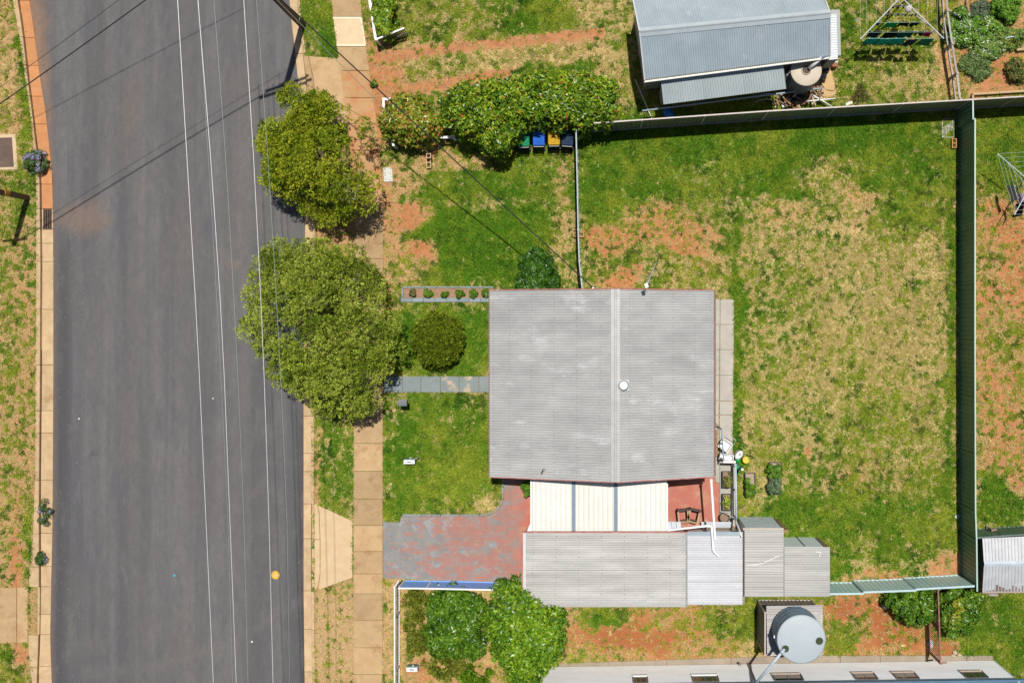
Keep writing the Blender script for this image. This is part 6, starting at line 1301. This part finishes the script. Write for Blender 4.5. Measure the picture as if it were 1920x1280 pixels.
lwl = MB(); lwl.prism(WP([(1372.6,868),(1377.6,868),(1377.8,986),(1372.8,986)], .3), 0, .3); o = tag(lwl.build('low_wall', M('grey_coping', (.36, .33, .29), (.3, .28, .25), 5, .85), bevel=.01), 'low grey patio wall beside the pipe rail', 'wall'); b = MB(); b.prism(WP([(1372.2,867.6),(1378,867.6),(1378.2,986.4),(1372.4,986.4)], .33), .301, .34); b.build('coping', M('coping_top', (.42, .39, .34), (.36, .33, .29), 5, .85), o, bevel=.008)
prl = thing('pipe_rail', 'pale blue pipe rail along the low patio wall', 'rail', w3(1380, 920)); pbl = M('pale_blue_pipe', (.45, .56, .64), (.4, .5, .58), 5, .4)
b = MB(); b.rod(w3(1379.5, 869, 1.0), w3(1380.5, 972, 1.0), .035, 10); b.build('rail', pbl, prl, True)
for yy in (870, 921, 971): x, y = w2(1380, yy, 1.0); b = MB(); b.rod((x, y, 0), (x, y, .98), .025, 8); b.build('post', pbl, prl)
x, y = w2(1392, 879.5, 1.1); pc = thing('corner_post', 'white-capped post with dark brace at the patio corner', 'post', (x, y, 0)); b = MB(); b.obox((x, y, 0), (.06, .06, 1.06)); b.build('post', darkp, pc); b = MB(); b.obox((x, y, 1.062), (.09, .09, .05)); b.build('cap', whitep, pc); b = MB(); b.bar((x, y, 1.0), w3(1379, 868, .95), .035, .035); b.build('brace', darkp, pc)
grp = M('green_plastic', (.01, .36, .09), (.01, .3, .07), 4, .35); ylp = M('yellow_plastic', (.5, .42, .01), (.42, .35, .01), 4, .4)
for px, py, lb in ((1384, 862, 'bright green watering can beside the white lid'), (1386, 877, 'bright green watering can below the white beam end')):
    x, y = w2(px, py, .35); wc_ = thing('watering_can', lb, 'watering can', (x, y, 0)); b = MB(); b.lathe((x, y, 0), [(.11, 0), (.115, .2), (.09, .26), (.06, .28)], 16); b.build('body', grp, wc_, True); b = MB(); b.rod((x, y - .08, .08), (x - .02, y - .27, .3), .03, 8, .02); b.build('spout', grp, wc_, True); b = MB(); b.tube([(x, y + .09, .1), (x, y + .19, .22), (x, y + .04, .32)], .013, 6); b.build('handle', grp, wc_, True)
x, y = w2(1399, 862, .32); bk_ = thing('bucket', 'yellow bucket on the grass beside the patio', 'bucket', (x, y, 0)); b = MB(); b.lathe((x, y, 0), [(.1, 0), (.14, .3), (.15, .31), (.13, .31), (.125, .25)], 22); b.build('pail', ylp, bk_, True); b = MB(); b.lathe((x, y, .255), [(.122, 0), (.122, .012)], 20); b.build('lid', ylp, bk_); b = MB(); b.tube([(x - .145, y, .29), (x - .05, y + .06, .325), (x + .06, y + .06, .325), (x + .145, y, .29)], .006, 5); b.build('bail', m_al, bk_)
x, y = w2(1386, 853, .75); wv_ = thing('pedal_bin', 'white oval plastic bin with a grey panel beside the yellow bucket', 'bin', (x, y, 0)); an_ = R(48); v = []
def oval(rx, ry, z, n=20): return [(x + rx * cos(a) * cos(an_) - ry * sin(a) * sin(an_), y + rx * cos(a) * sin(an_) + ry * sin(a) * cos(an_), z) for a in np.linspace(0, 2 * pi, n + 1)[:-1]]
rg_ = [oval(.16, .1, 0), oval(.2, .12, .66), oval(.205, .125, .7), oval(.15, .08, .75)]; v = sum(rg_, []); f = [(i * 20 + k, i * 20 + (k + 1) % 20, (i + 1) * 20 + (k + 1) % 20, (i + 1) * 20 + k) for i in range(3) for k in range(20)] + [tuple(range(20))[::-1], tuple(range(60, 80))]
b = MB(); b.add(v, f); b.build('body', whitep, wv_); b = MB(); b.obox((x + .04 * cos(an_), y + .04 * sin(an_), .751), (.11, .085, .012), an_); b.build('panel', M('panel_grey', (.2, .23, .27), None, 6, .5), wv_)
# chairs without cushions
tanw = M('tan_wicker', (.40, .29, .17), (.3, .21, .12), 25, .8); drk = M('dark_wicker', (.05, .036, .03), (.08, .055, .045), 25, .7)
for px, py, rot, lb in ((1281.5, 967, R(6), 'cushionless wicker armchair, left of the pair on the red patio'), (1301, 967, R(-14), 'cushionless wicker armchair, right of the pair on the red patio')):
    x, y = w2(px, py, .6); ch = thing('armchair', lb, 'chair', (x, y, 0), 'patio armchairs'); ca, sa = cos(rot), sin(rot); q = lambda u_, v_, z: (x + u_ * ca - v_ * sa, y + u_ * sa + v_ * ca, z)
    for s in (-1, 1):
        for r_ in (-1, 1): b = MB(); b.bar(q(s * .2, r_ * .22, 0), q(s * .2, r_ * .22, .58), .05, .05); b.build('leg', drk, ch)
        b = MB(); b.bar(q(s * .2, -.27, .6), q(s * .2, .27, .6), .075, .035); b.build('armrest', tanw, ch)
        b = MB(); b.bar(q(s * .2, -.2, .33), q(s * .2, .2, .33), .03, .3); b.build('side_panel', drk, ch)
    b = MB(); b.bar(q(-.23, .27, .68), q(.23, .27, .68), .06, .28); b.build('backrest', drk, ch); b = MB(); b.bar(q(-.2, -.26, .56), q(.2, -.26, .56), .06, .04); b.build('front_rail', tanw, ch)
    for s, r0, r1 in ((0, -.2, -.16), (0, .16, .2)): b = MB(); b.bar(q(-.19, r0, .36), q(.19, r0, .36), .05, .04); b.build('seat_rail', drk, ch)
bn = thing('patio_bench', 'pale painted bench against the shed at the end of the patio', 'bench', w3(1355, 985)); pbm = M('pale_bench_paint', (.48, .52, .56), (.42, .46, .5), 6, .6, rand=.06)
for i in range(3): b = MB(); b.prism(WP([(1315, 978 + i * 3.6), (1374, 978 + i * 3.6), (1374, 981.2 + i * 3.6), (1315, 981.2 + i * 3.6)], .45), .41, .45); b.build('seat_plank', pbm, bn, bevel=.004)
b = MB(); b.prism(WP([(1316, 988.6), (1374, 988.6), (1374, 989.6), (1316, 989.6)], .3), .1, .405); b.build('front_board', M('bench_tan', (.36, .29, .23), None, 6, .8), bn)
for xx in (1318, 1371):
    for yy in (979.5, 986): x, y = w2(xx, yy, .3); b = MB(); b.obox((x, y, .03), (.05, .05, .375)); b.build('leg', timber, bn)
pt = thing('plank_table', 'white plank table beside the carport edge', 'table', w3(1262, 988)); 
for i in range(3): b = MB(); b.prism(WP([(1249.5 + i * 9, 977.5), (1258 + i * 9, 977.5), (1261 + i * 9, 999), (1252.5 + i * 9, 999)], .7), .66, .7); b.build('plank', pbm, pt, bevel=.004)
for xx, yy in ((1252, 980), (1274, 980), (1256, 997), (1277, 997)): x, y = w2(xx, yy, .66); b = MB(); b.obox((x, y, .03), (.05, .05, .625)); b.build('leg', timber, pt)
# rain pipes across the patio
rpA = thing('rain_pipe', 'long white rain pipe bridging from the house roof to the zincalume roof', 'pipe', w3(1337, 960, 2.5)); b = MB(); b.bar(w3(1333.3, 899, 2.62), w3(1341, 1012, 2.5), .085, .075); b.build('pipe', whitep, rpA, bevel=.008); b = MB(); b.bar(w3(1333.2, 897.5, 2.64), w3(1333.6, 902, 2.6), .11, .09); b.build('joiner', whitep, rpA)
rpB = thing('rain_pipe', 'bent white rain pipe from the carport corner onto the zincalume roof', 'pipe', w3(1330, 995, 2.5)); pts = [w3(1251, 993.5, 2.45), w3(1331, 984.5, 2.5), w3(1334.5, 987, 2.5), w3(1337.5, 1032, 2.46), w3(1348, 1042, 2.44)]
for a, c in zip(pts[:-1], pts[1:]): b = MB(); b.bar(a, c, .075, .07); b.build('pipe_length', whitep, rpB)
bgx = thing('broken_gutter', 'broken white gutter length leaning at the shed corner', 'gutter', w3(1382, 985)); b = MB(); b.tube([w3(1378.5, 971, 1.0), w3(1381, 980, 1.4), w3(1386, 994, 2.2), w3(1391.5, 1005, 2.5)], .045, 8); b.build('gutter_length', whitep, bgx, True); b = MB(); b.bar(w3(1353, 957.5, .5), w3(1378, 971, .95), .03, .03); b.build('stay', MATS['bin_handle_grey'], bgx)

# ------------------------------------------------------------------ clutter beside the neighbour's house
lpole = thing('metal_pole', 'long shiny metal pole lying along the lean-to', 'pole', w3(1370, 185, 1.)); b = MB(); b.rod(w3(1204, 208, .8), w3(1540, 165.5, .8), .035, 8); b.build('tube', M('shiny_tube', (.50, .60, .70), (.42, .52, .62), 3, .3, metal=.3), lpole, True)
for xx, yy in ((1262, 200.7), (1425, 180)): x, y = w2(xx, yy, .8); b = MB(); b.rod((x, y, 0), (x, y, .77), .025); b.build('prop', m_al, lpole)
stick = MB(); stick.rod(w3(1190, 147, .9), w3(1222, 222, .05), .022, 6); o = tag(stick.build('white_pole', whitep), 'thin white pole leaning across the corner of the lean-to', 'pole'); b = MB(); b.rod(w3(1189.6, 146, .91), w3(1190.6, 148.4, .885), .03, 6); b.build('end_cap', darkp, o)
x, y = w2(1254, 214, .35); dru = thing('blue_drum', 'bright blue plastic drum behind the bronze fence', 'drum', (x, y, 0)); b = MB(); b.tube([(x - .1, y + .22, .22), (x + .12, y - .2, .22)], .2, 16); b.build('drum', M('blue_drum_plastic', (.01, .2, .6), (.01, .16, .5), 4, .4), dru, True); b = MB(); b.tube([(x - .105, y + .235, .22), (x - .1, y + .225, .22)], .15, 16); b.build('mouth', darkp, dru)
rs = random.Random(12); wm = [M('scrap_wood_a', (.33, .18, .09), (.25, .13, .06), 10, .9), M('scrap_wood_b', (.46, .36, .25), (.36, .27, .18), 10, .9), M('scrap_wood_c', (.14, .10, .08), (.2, .14, .1), 10, .9)]
for i in range(44):
    right = i % 2; cx, cy = (rs.uniform(1515, 1540), rs.uniform(162, 195)) if right else (rs.uniform(1448, 1500), rs.uniform(186, 199)); a = R(rs.choice((60, 75, 120, 100, 20, 140)) + rs.uniform(-15, 15)); ln = rs.uniform(.22, .6); x, y = w2(cx, cy); z = rs.uniform(.05, .42)
    b = MB(); d = Vector((cos(a), sin(a), rs.uniform(-.3, .3))) * ln / 2; c = Vector((x, y, z + .08)); b.bar(c - d, c + d, rs.uniform(.035, .075), rs.uniform(.03, .06))
    tag(b.build('firewood_stick', wm[i % 3]), 'stick of scrap timber in the heap %s' % ('beside the concrete pad' if right else 'behind the bronze fence'), 'timber', 'scrap timber sticks ' + ('beside the pad' if right else 'behind the fence'))
for p, q, lb in ((w3(1512, 190, .5), w3(1566, 185, .3), 'pale pipe lying level across the scrap heap'), (w3(1523, 178, .5), w3(1560, 200, .25), 'white pipe slanting across the scrap heap'), (w3(1478, 190, .3), w3(1494, 175, .5), 'thin bent pale pipe in the dark gap by the scrap heap')):
    b = MB(); b.rod(p, q, .028, 8); o = tag(b.build('scrap_pipe', whitep, None, True), lb, 'pipe'); b = MB(); b.rod(p, tuple(np.array(p) + (np.array(q) - np.array(p)) * .05), .036, 8); b.build('socket', m_al, o)
for cx, cy, rx, h, lb in ((1432, 198, 20, .7, 'pale blue poly pipe hoop, the smaller of two by the fence'), (1436, 190, 26, .9, 'pale blue poly pipe hoop, the larger of two by the fence')):
    x, y = w2(cx, cy); b = MB(); b.tube([(x - rx * S * cos(a), y + .12 * sin(a), h * sin(a) + .02) for a in np.linspace(0, pi, 13)], .018, 6); tag(b.build('pipe_hoop', pbl, None, True), lb, 'hoop')
b = MB(); x, y = w2(1492, 186); b.obox((x, y, 0), (.55, .34, .42), .1); o = tag(b.build('black_crate', blk, bevel=.02), 'black plastic crate beneath the beige-lidded tank', 'crate'); b = MB(); b.obox((x, y, .421), (.46, .26, .01), .1); b.build('opening', MATS['black_void'], o)
b = MB(); x, y = w2(1503, 192); b.obox((x, y, 0), (.4, .3, .3), .2); o = tag(b.build('rusty_box', M('rusty_sheet', (.2, .1, .065), (.14, .07, .05), 8, .85), bevel=.01), 'rusty metal box in the scrap heap', 'box'); b = MB(); b.obox((x, y, .301), (.36, .26, .01), .2); b.build('lid', M('rusty_lid', (.25, .13, .085), (.18, .09, .06), 10, .8), o)
b = MB(); x, y = w2(1469, 200); b.obox((x, y, .1), (.2, .12, .1), .3); o = tag(b.build('paint_tin_box', M('blue_white_box', (.22, .36, .55), (.6, .62, .65), 12, .6), bevel=.01), 'small blue and white box in the scrap heap', 'box'); b = MB(); b.obox((x, y, .201), (.12, .06, .01), .3); b.build('print', whitep, o)
b = MB(); x, y = w2(1566, 117, .4); b.obox((x, y, 0), (.22, .34, .38)); o = tag(b.build('brick_pier', redb, bevel=.01), 'small red brick pier at the corner of the white annex', 'pier'); b = MB(); b.obox((x, y + .02, .381), (.24, .06, .02)); b.build('capping', M('mint_trim', (.45, .55, .47), None, 5, .5), o)
b = MB(); x, y = w2(1545, 143, .3); b.obox((x, y, .036), (.18, .22, .28)); o = tag(b.build('water_pump', M('pump_grey', (.38, .39, .40), (.25, .26, .27), 12, .5), bevel=.02), 'small grey water pump on the tan pad', 'pump'); b = MB(); b.tube([(x, y, .2), (x - .1, y - .2, .08), (x + .1, y - .5, .05), (x + .45, y - .55, .05), (x + .6, y - .3, .05)], .014, 6); b.build('hose', blackc, o); b = MB(); b.obox((x + .05, y + .11, .2), (.05, .04, .1)); b.build('yellow_valve', ylp, o)
b = MB(); x, y = w2(1549, 128, .3); b.obox((x, y, .036), (.3, .24, .26), .1); o = tag(b.build('dark_box', blk, bevel=.015), 'dark equipment box against the white annex wall', 'box'); b = MB(); b.obox((x, y, .297), (.24, .18, .012), .1); b.build('lid', darkp, o)
b = MB(); x, y = w2(1592, 194, .05); b.obox((x, y, .02), (.3, .12, .05), .35); o = tag(b.build('broken_toy', M('toy_blue_white', (.35, .5, .55), (.7, .68, .6), 15, .5), bevel=.01), 'broken pale blue and yellow plastic toy by the bronze fence', 'toy'); b = MB(); b.lathe((x + .07, y, .071), [(.05, 0), (.05, .02)], 12); b.build('yellow_wheel', ylp, o)
# garden details at the top right
ring = thing('garden_edging', 'curved timber ring edging round a garden bed at the top', 'edging', w3(1842, 10)); rgm = M('edging_timber', (.30, .20, .15), (.22, .15, .11), 7, .85, rand=.15)
for i in range(14):
    a0, a1 = R(170 + i * 14.5), R(184 + i * 14.5); p = [(1842 + 31 * cos(a), 6 - 31 * sin(a)) for a in (a0, a1)]; b = MB(); b.bar(w3(*p[0], .1), w3(*p[1], .1), .05, .2); b.build('edging_piece', rgm, ring)
slp = thing('raised_bed', 'timber sleeper bed along the bronze fence at the top right', 'garden bed', w3(1880, 185)); slm = M('sleeper_timber', (.46, .33, .18), (.38, .26, .14), 6, .85, rand=.1)
for a, c in (((1822, 177.5), (1872, 174.5)), ((1872.6, 174.4), (1930, 171)), ((1822.5, 179), (1824, 196))): b = MB(); b.bar(w3(*a, .12), w3(*c, .12), .09, .24); b.build('sleeper', slm, slp)
b = MB(); b.tube([w3(1880, 76, .4), w3(1888, 71, .55), w3(1898, 69, .55), w3(1910, 70, .45)], .025, 6); tag(b.build('garden_hoop', MATS['pale_blue_pipe'], None, True), 'pale blue hose loop arching over the grey-green garden plants', 'hose')
b = MB(); b.bar(w3(1905, 94, .12), w3(1925, 93, .12), .1, .2); o = tag(b.build('bed_plank', slm), 'short pale timber plank at the right edge of the flower garden', 'plank'); b = MB(); b.bar(w3(1914, 84, .1), w3(1915.5, 92, .1), .05, .15); b.build('cross_piece', rgm, o)
# scraps on the red earth, bottom right
for px, py, sx, sy, h, c, lb, nm in ((1659, 1135, .24, .24, .12, (.66, .66, .68), 'white plastic bag left of the glossy bush', 'plastic_bag'), (1693, 1209, .24, .12, .06, (.62, .5, .2), 'yellow sponge-like scrap on the red earth', 'scrap'), (1745, 1206, .22, .4, .06, (.6, .62, .66), 'white paper scrap behind the red bars', 'paper'), (1740, 1204, .1, .2, .09, (.15, .3, .55), 'small blue packet behind the red bars', 'packet'), (1862, 1114, .5, .14, .1, (.40, .35, .31), 'grey log lying behind the garden shed', 'log'), (1841, 1117, .12, .12, .1, (.5, .46, .4), 'pale ring of pipe beside the log', 'pipe_ring')):
    x, y = w2(px, py); v = []; r_ = random.Random(int(px)); b = MB()
    for z, s in ((.0, .9), (h * .6, 1.), (h, .55)): v += [(x + sx / 2 * s * cos(a) * r_.uniform(.75, 1.1), y + sy / 2 * s * sin(a) * r_.uniform(.75, 1.1), z) for a in np.linspace(0, 2 * pi, 11)[:-1]]
    b.add(v, [(i * 10 + k, i * 10 + (k + 1) % 10, i * 10 + 10 + (k + 1) % 10, i * 10 + 10 + k) for i in range(2) for k in range(10)] + [tuple(range(10))[::-1], tuple(range(20, 30))]); tag(b.build(nm, M('m_' + lb.replace(' ', '_')[:30], c, tuple(.7 * a for a in c), 12, .8)), lb, nm.replace('_', ' '))
for i, (px, py) in enumerate(((1790, 1222), (1798, 1226), (1787, 1228))):
    x, y = w2(px, py); b = MB(); r_ = random.Random(i + 50); v = []
    for z, s in ((.0, .9), (.07, 1.), (.13, .5)): v += [(x + .11 * s * cos(a) * r_.uniform(.7, 1.1), y + .09 * s * sin(a) * r_.uniform(.7, 1.1), z) for a in np.linspace(0, 2 * pi, 9)[:-1]]
    b.add(v, [(q * 8 + k, q * 8 + (k + 1) % 8, q * 8 + 8 + (k + 1) % 8, q * 8 + 8 + k) for q in range(2) for k in range(8)] + [tuple(range(8))[::-1], tuple(range(16, 24))]); tag(b.build('rock', M('cream_rock', (.52, .42, .28), (.42, .33, .2), 9, .9)), 'cream rock in the little heap beside the red bar fence', 'rock', 'cream rocks by the red bar fence')
b = MB(); x, y = w2(1795, 968, .05); b.lathe((x, y, .0), [(.09, 0), (.1, .05), (.06, .06)], 18); o = tag(b.build('sprinkler_lid', M('lid_white', (.6, .6, .62), None, 6, .5), None, True), 'round white lid on the ground against the tall green fence', 'lid'); b = MB(); b.obox((x, y, .061), (.05, .015, .01)); b.build('grip', darkp, o)
